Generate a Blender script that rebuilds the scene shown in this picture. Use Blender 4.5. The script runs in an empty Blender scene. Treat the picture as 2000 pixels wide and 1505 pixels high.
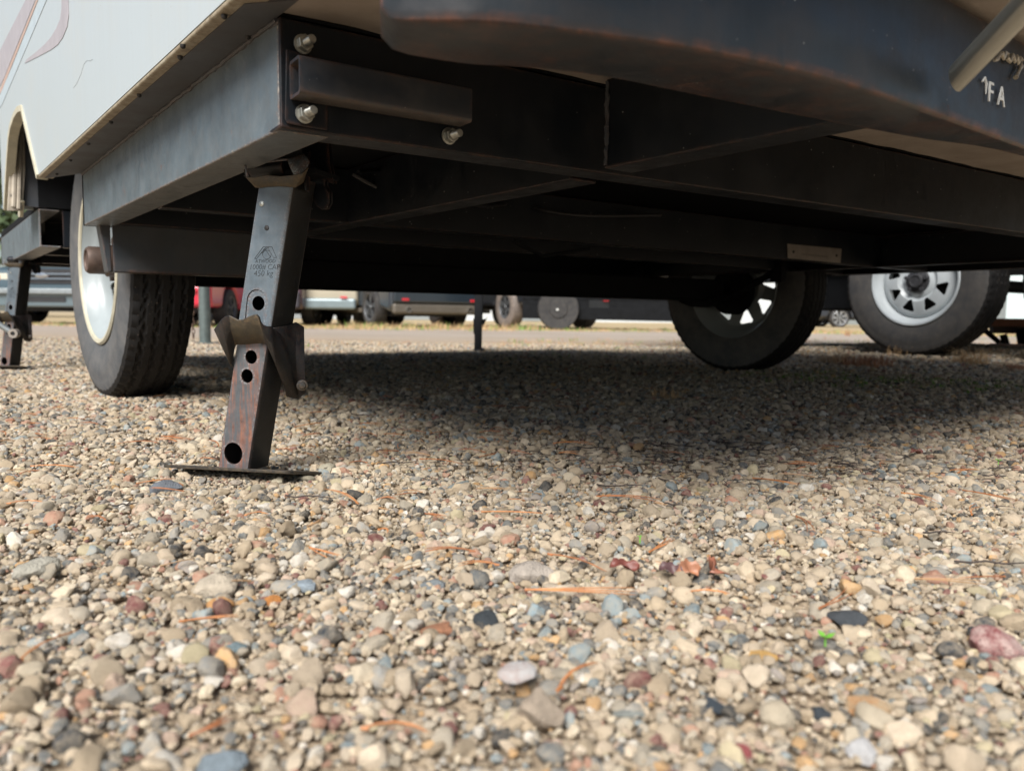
import bpy, bmesh, math, random
import numpy as np
from mathutils import Vector, Matrix, noise as mnoise

SC = bpy.context.scene
COL = SC.collection
rad = math.radians

# ------------------------------------------------------------------ camera, sky, sun, exposure
CAM_H = 0.225
F_PX, PITCH, ROLL = 1540.0, rad(4.98), 0.0115
_R = Vector((1, 0, 0)); _F = Vector((0, math.cos(PITCH), -math.sin(PITCH))); _U = Vector((0, math.sin(PITCH), math.cos(PITCH)))
CR = _R * math.cos(ROLL) + _U * math.sin(ROLL)
CU = _U * math.cos(ROLL) - _R * math.sin(ROLL)
CPOS = Vector((0, 0, CAM_H))
cd = bpy.data.cameras.new('camera'); cam = bpy.data.objects.new('camera', cd); COL.objects.link(cam)
cam.matrix_world = Matrix(((CR.x, CU.x, -_F.x, 0), (CR.y, CU.y, -_F.y, 0), (CR.z, CU.z, -_F.z, CAM_H), (0, 0, 0, 1)))
cd.sensor_width = 36; cd.lens = 36 * F_PX / 2000; cd.clip_start = 0.01; cd.clip_end = 1500
cd.dof.use_dof = True; cd.dof.focus_distance = 1.08; cd.dof.aperture_fstop = 6.5
SC.camera = cam

SUN_EL, SUN_AZ = rad(44), rad(199)      # azimuth clockwise from +Y (north)
world = bpy.data.worlds.new('World'); SC.world = world; world.use_nodes = True
wn = world.node_tree.nodes; wl = world.node_tree.links; wn.clear()
wo = wn.new('ShaderNodeOutputWorld'); wb = wn.new('ShaderNodeBackground'); sky = wn.new('ShaderNodeTexSky')
sky.sky_type = 'NISHITA'; sky.sun_disc = False; sky.sun_elevation = SUN_EL; sky.sun_rotation = SUN_AZ
sky.air_density = 1.0; sky.dust_density = 1.6; sky.ozone_density = 1.2; sky.altitude = 200
wb.inputs['Strength'].default_value = 0.05
hs = wn.new('ShaderNodeHueSaturation'); hs.inputs['Saturation'].default_value = 0.85; wl.new(sky.outputs[0], hs.inputs['Color'])
wl.new(hs.outputs[0], wb.inputs[0]); wl.new(wb.outputs[0], wo.inputs[0])
sd = bpy.data.lights.new('sun', 'SUN'); sun = bpy.data.objects.new('sun', sd); COL.objects.link(sun)
sd.energy = 3.5; sd.angle = rad(34); sd.color = (1.0, 0.975, 0.935)
sdir = Vector((math.sin(SUN_AZ) * math.cos(SUN_EL), math.cos(SUN_AZ) * math.cos(SUN_EL), math.sin(SUN_EL)))
sun.rotation_euler = sdir.to_track_quat('Z', 'Y').to_euler(); sun.location = (3, 3, 8)
SC.view_settings.view_transform = 'Standard'; SC.view_settings.look = 'None'
SC.view_settings.gamma = 1; SC.view_settings.use_curve_mapping = False
SC.view_settings.exposure = 1.0
SC.cycles.use_denoising = True
SC.cycles.max_bounces = 6; SC.cycles.diffuse_bounces = 4; SC.cycles.glossy_bounces = 3

# ------------------------------------------------------------------ helpers
def at(px, py, z=None, Y=None, plane=None):
    """the point of the place seen at a spot of the photograph, on a level, at a distance or on a plane"""
    d = _F * F_PX + CR * (px - 1000) + CU * (752.5 - py)
    if z is not None: t = (z - CPOS.z) / d.z
    elif Y is not None: t = Y / d.y
    else: p, n = plane; t = (p - CPOS).dot(n) / d.dot(n)
    return CPOS + d * t

def put(o, parent=None):
    COL.objects.link(o)
    if parent is not None:
        o.parent = parent
        r = parent
        while r.parent is not None: r = r.parent
    return o

def root(name, loc, label, cat, group=None, rz=0):
    o = bpy.data.objects.new(name, None); o.location = loc; o.rotation_euler = (0, 0, rz)
    o.empty_display_size = 0.1
    COL.objects.link(o); o['label'] = label; o['category'] = cat
    if group: o['group'] = group
    return o

def tag(o, label=None, cat=None, group=None, kind=None):
    if label: o['label'] = label
    if cat: o['category'] = cat
    if group: o['group'] = group
    if kind: o['kind'] = kind
    return o

class MB:
    """collects shapes for one mesh object"""
    def __init__(s): s.v = []; s.f = []; s.m = []; s.mi = 0
    def add(s, vs, fs):
        b = len(s.v); s.v += [tuple(q) for q in vs]; s.f += [tuple(b + i for i in f) for f in fs]; s.m += [s.mi] * len(fs)
    def prism(s, poly, vec):
        n = len(poly); vec = Vector(vec); P = [Vector(p) for p in poly]
        s.add(P + [p + vec for p in P], [tuple(range(n))[::-1], tuple(range(n, 2 * n))] + [(i, (i + 1) % n, n + (i + 1) % n, n + i) for i in range(n)])
        return s
    def box(s, c, sx, sy, sz, X=(1, 0, 0), Y=(0, 1, 0), Z=(0, 0, 1)):
        c = Vector(c); X = Vector(X) * sx / 2; Y = Vector(Y) * sy / 2; Z = Vector(Z) * sz / 2
        return s.prism([c - X - Y - Z, c + X - Y - Z, c + X + Y - Z, c - X + Y - Z], Z * 2)
    def tube(s, pts, r, n=12, caps=True):
        pts = [Vector(p) for p in pts]; rs = r if isinstance(r, (list, tuple)) else [r] * len(pts)
        vs = []; up = Vector((0.137, 0.211, 0.97))
        for i, p in enumerate(pts):
            d = (pts[min(i + 1, len(pts) - 1)] - pts[max(i - 1, 0)]).normalized()
            a = d.cross(up).normalized(); b = d.cross(a)
            vs += [p + (a * math.cos(2 * math.pi * k / n) + b * math.sin(2 * math.pi * k / n)) * rs[i] for k in range(n)]
        fs = [(i * n + k, i * n + (k + 1) % n, (i + 1) * n + (k + 1) % n, (i + 1) * n + k) for i in range(len(pts) - 1) for k in range(n)]
        if caps: fs += [tuple(range(n))[::-1], tuple(range((len(pts) - 1) * n, len(pts) * n))]
        s.add(vs, fs); return s
    def lathe(s, prof, o, ax, n=48, closed=False):
        """prof: (radius, along axis)"""
        o = Vector(o); ax = Vector(ax).normalized(); a = ax.orthogonal().normalized(); b = ax.cross(a)
        vs = [o + ax * h + (a * math.cos(2 * math.pi * k / n) + b * math.sin(2 * math.pi * k / n)) * r for (r, h) in prof for k in range(n)]
        m = len(prof); R = range(m if closed else m - 1)
        s.add(vs, [(i * n + k, i * n + (k + 1) % n, ((i + 1) % m) * n + (k + 1) % n, ((i + 1) % m) * n + k) for i in R for k in range(n)])
        return s
    def mesh(s, name):
        me = bpy.data.meshes.new(name); me.from_pydata(s.v, [], s.f); me.update()
        bm = bmesh.new(); bm.from_mesh(me); bmesh.ops.recalc_face_normals(bm, faces=bm.faces); bm.to_mesh(me); bm.free()
        return me
    def build(s, name, mats, parent=None, bevel=0, seg=2, smooth=False, solid=0):
        me = s.mesh(name)
        for m in (mats if isinstance(mats, (list, tuple)) else [mats]): me.materials.append(m)
        if len(me.materials) > 1: me.polygons.foreach_set('material_index', s.m)
        if smooth or bevel:
            me.polygons.foreach_set('use_smooth', [True] * len(me.polygons))
            try: me.set_sharp_from_angle(angle=rad(38))
            except Exception: pass
        o = bpy.data.objects.new(name, me); COL.objects.link(o)
        if parent is not None: attach(o, parent)
        if solid:
            md = o.modifiers.new('thick', 'SOLIDIFY'); md.thickness = solid; md.offset = 0
        if bevel:
            md = o.modifiers.new('bevel', 'BEVEL'); md.width = bevel; md.segments = seg; md.limit_method = 'ANGLE'; md.angle_limit = rad(35); md.harden_normals = True
        return o

LOCALS = set()          # things whose parts are written in the thing's own coordinates
def world_matrix(o):
    return o.matrix_basis.copy() if o.parent is None else world_matrix(o.parent) @ o.matrix_parent_inverse @ o.matrix_basis
def attach(o, parent):
    r = parent; loc = False
    while r is not None:
        loc = loc or r.name in LOCALS; r = r.parent
    o.parent = parent
    if not loc: o.matrix_parent_inverse = world_matrix(parent).inverted()

def evaluated(o):
    dg = bpy.context.evaluated_depsgraph_get(); dg.update()
    return bpy.data.meshes.new_from_object(o.evaluated_get(dg))

def cut(o, cutters):
    """bake boolean cuts into a mesh and drop the cutters"""
    for c in cutters:
        md = o.modifiers.new('cut', 'BOOLEAN'); md.object = c; md.operation = 'DIFFERENCE'; md.solver = 'EXACT'
    bpy.context.view_layer.update()
    me = evaluated(o); o.modifiers.clear(); old = o.data; o.data = me
    for c in cutters: bpy.data.objects.remove(c)
    return o

def copy_tree(o, parent=None):
    c = o.copy(); COL.objects.link(c)
    if parent is not None: c.parent = parent
    for ch in list(o.children): copy_tree(ch, c)
    return c

# ------------------------------------------------------------------ materials
def new_mat(name):
    m = bpy.data.materials.new(name); m.use_nodes = True
    nt = m.node_tree; b = nt.nodes['Principled BSDF']
    return m, nt, b
def N(nt, t, **k):
    n = nt.nodes.new(t)
    for a, v in k.items():
        if a in n.inputs.keys() if hasattr(n.inputs, 'keys') else False: n.inputs[a].default_value = v
        else: setattr(n, a, v)
    return n
def coords(nt, kind='Object'):
    return nt.nodes.new('ShaderNodeTexCoord').outputs[kind]
def noise(nt, vec, scale, detail=4, rough=0.6):
    n = nt.nodes.new('ShaderNodeTexNoise'); n.inputs['Scale'].default_value = scale; n.inputs['Detail'].default_value = detail; n.inputs['Roughness'].default_value = rough
    nt.links.new(vec, n.inputs['Vector']); return n.outputs['Fac']
def ramp(nt, fac, stops, interp='LINEAR'):
    r = nt.nodes.new('ShaderNodeValToRGB'); nt.links.new(fac, r.inputs[0]); e = r.color_ramp.elements; r.color_ramp.interpolation = interp
    while len(e) < len(stops): e.new(0.5)
    for i, (p, c) in enumerate(stops):
        e[i].position = p; e[i].color = (c, c, c, 1) if isinstance(c, (int, float)) else (*c, 1)
    return r.outputs[0]
def mix(nt, fac, a, b, mode='MIX'):
    m = nt.nodes.new('ShaderNodeMix'); m.data_type = 'RGBA'; m.blend_type = mode
    if isinstance(fac, (int, float)): m.inputs[0].default_value = fac
    else: nt.links.new(fac, m.inputs[0])
    for i, x in ((6, a), (7, b)):
        if isinstance(x, tuple): m.inputs[i].default_value = (*x, 1)
        else: nt.links.new(x, m.inputs[i])
    return m.outputs[2]
def math_(nt, op, a, b=0.0, clamp=False):
    m = nt.nodes.new('ShaderNodeMath'); m.operation = op; m.use_clamp = clamp
    for i, x in ((0, a), (1, b)):
        if isinstance(x, (int, float)): m.inputs[i].default_value = x
        else: nt.links.new(x, m.inputs[i])
    return m.outputs[0]
def bump(nt, h, b, strength=0.3, dist=0.002):
    n = nt.nodes.new('ShaderNodeBump'); n.inputs['Strength'].default_value = strength; n.inputs['Distance'].default_value = dist
    nt.links.new(h, n.inputs['Height']); nt.links.new(n.outputs[0], b.inputs['Normal'])

def simple(name, c, rough=0.5, metal=0.0, var=0.15, scale=8.0, spec=0.5, coat=0.0, bmp=0.0):
    m, nt, b = new_mat(name); v = coords(nt)
    n = noise(nt, v, scale, 5)
    lo = tuple(x * (1 - var) for x in c); hi = tuple(min(1, x * (1 + var)) for x in c)
    nt.links.new(ramp(nt, n, [(0.3, lo), (0.7, hi)]), b.inputs['Base Color'])
    b.inputs['Roughness'].default_value = rough; b.inputs['Metallic'].default_value = metal
    b.inputs['Specular IOR Level'].default_value = spec; b.inputs['Coat Weight'].default_value = coat; b.inputs['Coat Roughness'].default_value = 0.15
    if bmp: bump(nt, noise(nt, v, scale * 12, 3), b, bmp, 0.001)
    return m

def painted_steel(name, base, rust=0.5, dust=0.3, rough=0.42, edge=0.5, dustc=(0.15, 0.12, 0.095), rustc=(0.16, 0.065, 0.03), specks=True, scale=1.0, brown=0.0, spec=0.5, mudf=0.6, edgec=None, band=None, rstreak=0.0):
    m, nt, b = new_mat(name); v = coords(nt)
    c = ramp(nt, noise(nt, v, 9 * scale, 6), [(0.3, tuple(x * 0.75 for x in base)), (0.7, tuple(x * 1.25 for x in base))])
    # vertical streaks
    mp = nt.nodes.new('ShaderNodeMapping'); mp.inputs['Scale'].default_value = (55, 55, 5); nt.links.new(v, mp.inputs[0])
    st = ramp(nt, noise(nt, mp.outputs[0], 1.6 * scale, 3), [(0.5, 0.0), (0.75, 1.0)])
    c = mix(nt, math_(nt, 'MULTIPLY', st, dust * 0.5), c, tuple(x * 1.6 + 0.02 for x in base))
    if rstreak:
        m2 = nt.nodes.new('ShaderNodeMapping'); m2.inputs['Scale'].default_value = (110, 110, 9); nt.links.new(v, m2.inputs[0])
        rs = ramp(nt, noise(nt, m2.outputs[0], 1.0, 6, 0.75), [(0.46, 0.0), (0.6, 1.0)])
        c = mix(nt, math_(nt, 'MULTIPLY', rs, rstreak), c, ramp(nt, noise(nt, v, 90, 4), [(0.3, (0.1, 0.04, 0.025)), (0.7, (0.32, 0.13, 0.075))]))
    # dusty film
    df = ramp(nt, noise(nt, v, 14 * scale, 8, 0.7), [(0.42, 0.0), (0.72, 1.0)])
    c = mix(nt, math_(nt, 'MULTIPLY', df, dust), c, dustc)
    # undersides gather brown mud
    geo = nt.nodes.new('ShaderNodeNewGeometry'); sx = nt.nodes.new('ShaderNodeSeparateXYZ'); nt.links.new(geo.outputs['Normal'], sx.inputs[0])
    dn = math_(nt, 'MULTIPLY', sx.outputs[2], -1.0, True)
    mud = math_(nt, 'MULTIPLY', dn, math_(nt, 'ADD', math_(nt, 'MULTIPLY', noise(nt, v, 30 * scale, 6), 0.7), 0.35), True)
    c = mix(nt, math_(nt, 'MULTIPLY', mud, mudf), c, tuple(x * 1.1 for x in dustc))
    # rust on worn edges and in spots
    bv = nt.nodes.new('ShaderNodeBevel'); bv.samples = 3; bv.inputs['Radius'].default_value = 0.006
    dp = nt.nodes.new('ShaderNodeVectorMath'); dp.operation = 'DOT_PRODUCT'; nt.links.new(bv.outputs[0], dp.inputs[0]); nt.links.new(geo.outputs['Normal'], dp.inputs[1])
    ed = math_(nt, 'SUBTRACT', 1.0, dp.outputs['Value'], True)
    ed = math_(nt, 'MULTIPLY', ed, 14.0, True)
    rn = noise(nt, v, 38 * scale, 8, 0.75)
    ef = math_(nt, 'MULTIPLY', ed, ramp(nt, rn, [(0.42, 0.0), (0.6, 1.0)]))
    sp = ramp(nt, noise(nt, v, 11 * scale, 9, 0.8), [(0.66 - 0.1 * rust, 0.0), (0.74 - 0.08 * rust, 1.0)])
    rf = math_(nt, 'MAXIMUM', math_(nt, 'MULTIPLY', ef, edge), math_(nt, 'MULTIPLY', sp, rust))
    rc = ramp(nt, noise(nt, v, 60 * scale, 5), [(0.3, tuple(x * 0.5 for x in rustc)), (0.7, tuple(min(1, x * 1.6) for x in rustc))])
    c = mix(nt, rf, c, rc)
    if band:
        sz = nt.nodes.new('ShaderNodeSeparateXYZ'); nt.links.new(v, sz.inputs[0]); q = math_(nt, 'DIVIDE', math_(nt, 'SUBTRACT', sz.outputs[2], band[0]), band[1] - band[0], True)
        bandm = math_(nt, 'MULTIPLY', ramp(nt, q, [(0.0, 0.3), (0.35, 0.6), (0.7, 0.35), (1.0, 0.0)]), ramp(nt, noise(nt, v, 18, 8, 0.75), [(0.46, 0.0), (0.6, 1.0)]))
        c = mix(nt, bandm, c, ramp(nt, noise(nt, v, 70, 5), [(0.3, (0.035, 0.017, 0.012)), (0.7, (0.15, 0.055, 0.03))]))
    if edgec: c = mix(nt, math_(nt, 'MULTIPLY', ed, ramp(nt, noise(nt, v, 95 * scale, 6, 0.8), [(0.52, 0.0), (0.6, 1.0)])), c, edgec)
    if specks:
        vo = nt.nodes.new('ShaderNodeTexVoronoi'); vo.inputs['Scale'].default_value = 75 * scale; nt.links.new(v, vo.inputs['Vector'])
        s1 = ramp(nt, vo.outputs['Distance'], [(0.05, 1.0), (0.11, 0.0)])
        s2 = ramp(nt, noise(nt, v, 22 * scale, 3), [(0.52, 0.0), (0.6, 1.0)])
        c = mix(nt, math_(nt, 'MULTIPLY', math_(nt, 'MULTIPLY', s1, s2), 0.7), c, (0.42, 0.42, 0.4))
    nt.links.new(c, b.inputs['Base Color'])
    r = math_(nt, 'ADD', math_(nt, 'MULTIPLY', df, 0.25), rough); r = math_(nt, 'ADD', r, math_(nt, 'MULTIPLY', rf, 0.3), True)
    nt.links.new(r, b.inputs['Roughness']); b.inputs['Specular IOR Level'].default_value = spec
    h = math_(nt, 'ADD', math_(nt, 'MULTIPLY', noise(nt, v, 160 * scale, 4), 0.35), rf)
    bump(nt, h, b, 0.25, 0.0012)
    return m

M = {}
M['frame'] = painted_steel('black_frame_paint', (0.007, 0.0095, 0.013), rust=0.12, dust=0.12, rough=0.36, dustc=(0.035, 0.034, 0.035), spec=0.28, mudf=0.5, edge=0.35)
M['side'] = painted_steel('weathered_side_beam_paint', (0.095, 0.118, 0.133), rust=0.6, dust=0.25, rough=0.36, edge=0.8, dustc=(0.13, 0.12, 0.11), edgec=(0.4, 0.34, 0.27), scale=2.2)
M['bumper'] = painted_steel('bumper_paint', (0.014, 0.019, 0.025), rust=0.4, dust=0.25, rough=0.3, edge=0.8, scale=1.4, mudf=0.12, band=(0.4145, 0.425), rustc=(0.2, 0.075, 0.035), dustc=(0.045, 0.03, 0.023))
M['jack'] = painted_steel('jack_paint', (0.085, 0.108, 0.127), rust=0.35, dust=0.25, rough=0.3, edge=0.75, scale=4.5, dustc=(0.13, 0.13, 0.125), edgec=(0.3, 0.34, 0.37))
M['jack_inner'] = painted_steel('rusty_inner_tube', (0.075, 0.08, 0.085), rstreak=0.85, rust=0.7, dust=0.4, rough=0.34, edge=0.5, rustc=(0.27, 0.105, 0.065), dustc=(0.1, 0.12, 0.135), scale=4, edgec=(0.5, 0.5, 0.5))
M['latch'] = painted_steel('muddy_latch_steel', (0.016, 0.018, 0.02), rust=0.2, dust=0.42, rough=0.4, edge=0.6, dustc=(0.15, 0.11, 0.055), rustc=(0.14, 0.09, 0.045), scale=5)
M['latch_dark'] = painted_steel('dark_latch_steel', (0.008, 0.01, 0.0125), rust=0.0, dust=0.2, rough=0.35, edge=0.12, dustc=(0.07, 0.055, 0.035), scale=5, spec=0.3)
M['jack_shaded'] = painted_steel('jack_paint_shaded', (0.009, 0.011, 0.013), rust=0.3, dust=0.25, rough=0.35, edge=0.4, scale=4, dustc=(0.06, 0.048, 0.034), spec=0.3)  # darker copy of the jack paint, shade put into the colour
M['flange'] = painted_steel('flange_steel', (0.045, 0.052, 0.062), rust=0.15, dust=0.2, rough=0.6, edge=0.2, specks=False, mudf=0.15)
M['zinc'] = simple('zinc_bolt', (0.42, 0.42, 0.38), 0.38, 0.85, 0.25, 120)
M['black'] = simple('black_underbody', (0.006, 0.0065, 0.0075), 0.75, 0, 0.4, 10, spec=0.15)
M['dark_hole'] = simple('screw_head', (0.015, 0.013, 0.012), 0.6, 0, 0.3, 60)
M['letter'] = simple('letter_paint', (0.55, 0.55, 0.52), 0.6, 0, 0.2, 90)
M['engrave'] = simple('stamped_line', (0.025, 0.03, 0.035), 0.6, 0, 0.1, 90)
M['post'] = simple('weathered_post', (0.13, 0.16, 0.155), 0.42, 0.4, 0.2, 25)
M['hub_grey'] = simple('dark_hub', (0.06, 0.06, 0.065), 0.5, 0.3, 0.3, 30)
M['galv'] = simple('galvanised_steel', (0.3, 0.33, 0.34), 0.42, 0.6, 0.2, 25)
M['strut'] = simple('zinc_plated_tube', (0.45, 0.45, 0.41), 0.3, 0.9, 0.14, 14)
M['weld'] = simple('weld_bead', (0.5, 0.45, 0.36), 0.4, 0.6, 0.4, 300)
M['tagplate'] = simple('tag_plate', (0.26, 0.23, 0.2), 0.5, 0.2, 0.15, 30)
M['rust'] = painted_steel('bare_rust', (0.22, 0.085, 0.045), rust=0.8, dust=0.3, rough=0.8, specks=False)
M['wood'] = simple('weathered_wood', (0.3, 0.2, 0.16), 0.8, 0, 0.3, 14, bmp=0.3)

def siding(name):
    m, nt, b = new_mat(name); v = coords(nt)
    mp = nt.nodes.new('ShaderNodeMapping'); mp.inputs['Scale'].default_value = (90, 90, 2.2); nt.links.new(v, mp.inputs[0])
    st = ramp(nt, noise(nt, mp.outputs[0], 1.0, 5, 0.7), [(0.42, 0.0), (0.8, 1.0)])
    c = mix(nt, math_(nt, 'MULTIPLY', st, 0.16), (0.42, 0.465, 0.48), (0.33, 0.335, 0.31))
    dirt = ramp(nt, noise(nt, v, 6, 7, 0.7), [(0.5, 0.0), (0.8, 1.0)])
    c = mix(nt, math_(nt, 'MULTIPLY', dirt, 0.25), c, (0.48, 0.45, 0.38))
    vo = nt.nodes.new('ShaderNodeTexVoronoi'); vo.inputs['Scale'].default_value = 60; nt.links.new(v, vo.inputs['Vector'])
    s1 = math_(nt, 'MULTIPLY', ramp(nt, vo.outputs['Distance'], [(0.04, 1.0), (0.09, 0.0)]), ramp(nt, noise(nt, v, 15, 2), [(0.56, 0.0), (0.62, 1.0)]))
    c = mix(nt, math_(nt, 'MULTIPLY', s1, 0.6), c, (0.25, 0.2, 0.14))
    nt.links.new(c, b.inputs['Base Color']); b.inputs['Roughness'].default_value = 0.38
    bump(nt, noise(nt, mp.outputs[0], 2.5, 4), b, 0.12, 0.001)
    return m
M['siding'] = siding('white_fibreglass_siding')

def lip():
    m, nt, b = new_mat('dirty_cream_lip'); v = coords(nt)
    n = noise(nt, v, 45, 8, 0.8)
    c = ramp(nt, n, [(0.3, (0.09, 0.065, 0.04)), (0.5, (0.27, 0.22, 0.15)), (0.7, (0.38, 0.35, 0.27))])
    nt.links.new(c, b.inputs['Base Color']); b.inputs['Roughness'].default_value = 0.7
    bump(nt, n, b, 0.5, 0.002); return m
M['lip'] = lip()
M['cream'] = simple('cream_liner', (0.34, 0.3, 0.24), 0.55, 0, 0.3, 18)
M['cream_edge'] = simple('cream_moulding', (0.45, 0.42, 0.32), 0.5, 0, 0.15, 25)

def coating():
    m, nt, b = new_mat('tan_underside_coating'); v = coords(nt)
    n1 = noise(nt, v, 55, 8, 0.7); n2 = noise(nt, v, 7, 5)
    c = ramp(nt, n2, [(0.3, (0.28, 0.235, 0.195)), (0.7, (0.42, 0.36, 0.31))])
    mp = nt.nodes.new('ShaderNodeMapping'); mp.inputs['Rotation'].default_value = (0, 0, 0.6); mp.inputs['Scale'].default_value = (1, 3.2, 1); nt.links.new(v, mp.inputs[0])
    vo = nt.nodes.new('ShaderNodeTexVoronoi'); vo.inputs['Scale'].default_value = 26; nt.links.new(mp.outputs[0], vo.inputs['Vector'])
    w = math_(nt, 'ADD', vo.outputs['Distance'], math_(nt, 'MULTIPLY', n1, 0.14))
    holes = math_(nt, 'MULTIPLY', ramp(nt, w, [(0.115, 1.0), (0.15, 0.0)]), ramp(nt, noise(nt, v, 9, 2), [(0.5, 0.0), (0.56, 1.0)]))
    c = mix(nt, holes, c, (0.015, 0.012, 0.01))
    nt.links.new(c, b.inputs['Base Color']); b.inputs['Roughness'].default_value = 0.9
    h = math_(nt, 'SUBTRACT', math_(nt, 'MULTIPLY', n1, 1.0), holes)
    bump(nt, h, b, 0.7, 0.003); return m
M['coating'] = coating()

def rubber(name, c, dusty):
    m, nt, b = new_mat(name); v = coords(nt)
    n = noise(nt, v, 16, 7, 0.7)
    col = ramp(nt, n, [(0.35, c), (0.72, dusty)])
    vo = nt.nodes.new('ShaderNodeTexVoronoi'); vo.inputs['Scale'].default_value = 110; nt.links.new(v, vo.inputs['Vector'])
    s = math_(nt, 'MULTIPLY', ramp(nt, vo.outputs['Distance'], [(0.1, 1.0), (0.2, 0.0)]), ramp(nt, noise(nt, v, 30, 2), [(0.5, 0.0), (0.6, 1.0)]))
    col = mix(nt, math_(nt, 'MULTIPLY', s, 0.45), col, (0.2, 0.15, 0.12))
    nt.links.new(col, b.inputs['Base Color']); b.inputs['Roughness'].default_value = 0.65; b.inputs['Specular IOR Level'].default_value = 0.3
    bump(nt, noise(nt, v, 220, 3), b, 0.25, 0.001); return m
M['tread'] = rubber('tyre_tread', (0.005, 0.005, 0.0055), (0.016, 0.0145, 0.0135))
M['sidewall'] = rubber('tyre_sidewall', (0.07, 0.075, 0.08), (0.14, 0.135, 0.13))
M['tyre'] = rubber('plain_tyre', (0.025, 0.025, 0.026), (0.06, 0.055, 0.05))
M['rim_white'] = simple('white_rim', (0.3, 0.335, 0.345), 0.35, 0, 0.1, 9)
M['rim_bright'] = simple('bright_white_rim', (0.52, 0.56, 0.58), 0.35, 0, 0.08, 9)
M['rim_stain'] = simple('rim_stain', (0.45, 0.38, 0.24), 0.6, 0, 0.3, 30)
M['hub'] = simple('brown_hub', (0.1, 0.065, 0.05), 0.6, 0.2, 0.35, 30)
M['glass'] = simple('car_glass', (0.015, 0.018, 0.02), 0.06, 0, 0.05, 3)
M['chrome'] = simple('chrome', (0.55, 0.56, 0.57), 0.14, 1.0, 0.06, 5)
M['plastic'] = simple('black_plastic', (0.02, 0.02, 0.022), 0.5, 0, 0.2, 8)
M['alloy'] = simple('alloy_rim', (0.42, 0.43, 0.44), 0.3, 0.7, 0.1, 8)
M['darkalloy'] = simple('dark_alloy_rim', (0.12, 0.125, 0.13), 0.35, 0.5, 0.1, 8)
M['red_lens'] = simple('red_lens', (0.45, 0.02, 0.03), 0.2, 0, 0.05, 5, coat=1.0)
M['amber_lens'] = simple('amber_lens', (0.6, 0.22, 0.06), 0.2, 0, 0.05, 5, coat=1.0)
M['clear_lens'] = simple('clear_lens', (0.55, 0.52, 0.42), 0.15, 0, 0.1, 5, coat=1.0)
def carpaint(name, c): return simple(name, c, 0.3, 0.15, 0.05, 2, coat=0.9)
def decal(name, c): return simple(name, c, 0.45, 0, 0.08, 30)
# ------------------------------------------------------------------ the ground
def terr(x, y):
    r2 = ((x - 2.7) ** 2 + (y - 4.7) ** 2)
    h = 0.085 * math.exp(-r2 / (2 * 0.9 ** 2))
    h += 0.012 * mnoise.noise(Vector((x * 0.9, y * 0.9, 3.1))) * min(1, max(0, (y - 1.4)))
    return h

def ground_material():
    m, nt, b = new_mat('gravel_ground'); v = coords(nt)
    n1 = noise(nt, v, 1.3, 5, 0.6); n2 = noise(nt, v, 60, 6, 0.8)
    vo = nt.nodes.new('ShaderNodeTexVoronoi'); vo.inputs['Scale'].default_value = 85; nt.links.new(v, vo.inputs['Vector'])
    vb = nt.nodes.new('ShaderNodeTexVoronoi'); vb.inputs['Scale'].default_value = 240; nt.links.new(v, vb.inputs['Vector'])
    vcol = ramp(nt, N_sep(nt, vo.outputs['Color']), [(0.0, (0.05, 0.045, 0.045)), (0.12, (0.16, 0.12, 0.09)), (0.5, (0.3, 0.225, 0.165)), (0.85, (0.4, 0.31, 0.23)), (1.0, (0.5, 0.44, 0.38))])
    base = ramp(nt, n1, [(0.3, (0.38, 0.3, 0.2)), (0.7, (0.5, 0.4, 0.28))])
    c = mix(nt, 0.5, base, vcol)
    sand = ramp(nt, n2, [(0.35, (0.2, 0.155, 0.105)), (0.65, (0.46, 0.365, 0.25))])
    c = mix(nt, 0.35, c, sand)
    # beyond the lot the dry verge is straw coloured and the lane pinkish
    sx = nt.nodes.new('ShaderNodeSeparateXYZ'); nt.links.new(v, sx.inputs[0])
    far = math_(nt, 'MULTIPLY', math_(nt, 'SUBTRACT', sx.outputs[1], 6.0), 0.3, True)
    lane = ramp(nt, noise(nt, v, 0.5, 4), [(0.35, (0.33, 0.275, 0.22)), (0.7, (0.39, 0.33, 0.275))])
    c = mix(nt, far, c, lane)
    w = math_(nt, 'ADD', sx.outputs[1], math_(nt, 'MULTIPLY', noise(nt, v, 0.6, 4), 2.6))
    v1 = ramp(nt, math_(nt, 'MULTIPLY', w, 0.01), [(0.055, 0.0), (0.066, 1.0), (0.074, 1.0), (0.088, 0.0)])
    v1 = math_(nt, 'MULTIPLY', v1, ramp(nt, noise(nt, v, 9, 5), [(0.4, 0.2), (0.65, 1.0)]))
    c = mix(nt, math_(nt, 'MULTIPLY', v1, 0.6), c, (0.36, 0.22, 0.11))
    v2 = ramp(nt, math_(nt, 'MULTIPLY', w, 0.01), [(0.14, 0.0), (0.165, 1.0), (0.5, 1.0), (0.6, 0.8)])
    straw = ramp(nt, noise(nt, v, 1.4, 5), [(0.35, (0.34, 0.26, 0.13)), (0.6, (0.48, 0.36, 0.19)), (0.75, (0.22, 0.27, 0.08))])
    c = mix(nt, math_(nt, 'MULTIPLY', v2, 0.75), c, straw)
    nt.links.new(c, b.inputs['Base Color']); b.inputs['Roughness'].default_value = 0.95; b.inputs['Specular IOR Level'].default_value = 0.2
    h = math_(nt, 'ADD', math_(nt, 'MULTIPLY', math_(nt, 'SUBTRACT', 1.0, vo.outputs['Distance']), 1.0), math_(nt, 'MULTIPLY', math_(nt, 'SUBTRACT', 1.0, vb.outputs['Distance']), 0.4))
    h = math_(nt, 'ADD', h, math_(nt, 'MULTIPLY', n2, 0.5))
    bump(nt, h, b, 0.9, 0.005)
    return m
def N_sep(nt, col):
    s = nt.nodes.new('ShaderNodeSeparateColor'); nt.links.new(col, s.inputs[0]); return s.outputs[0]
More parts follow.
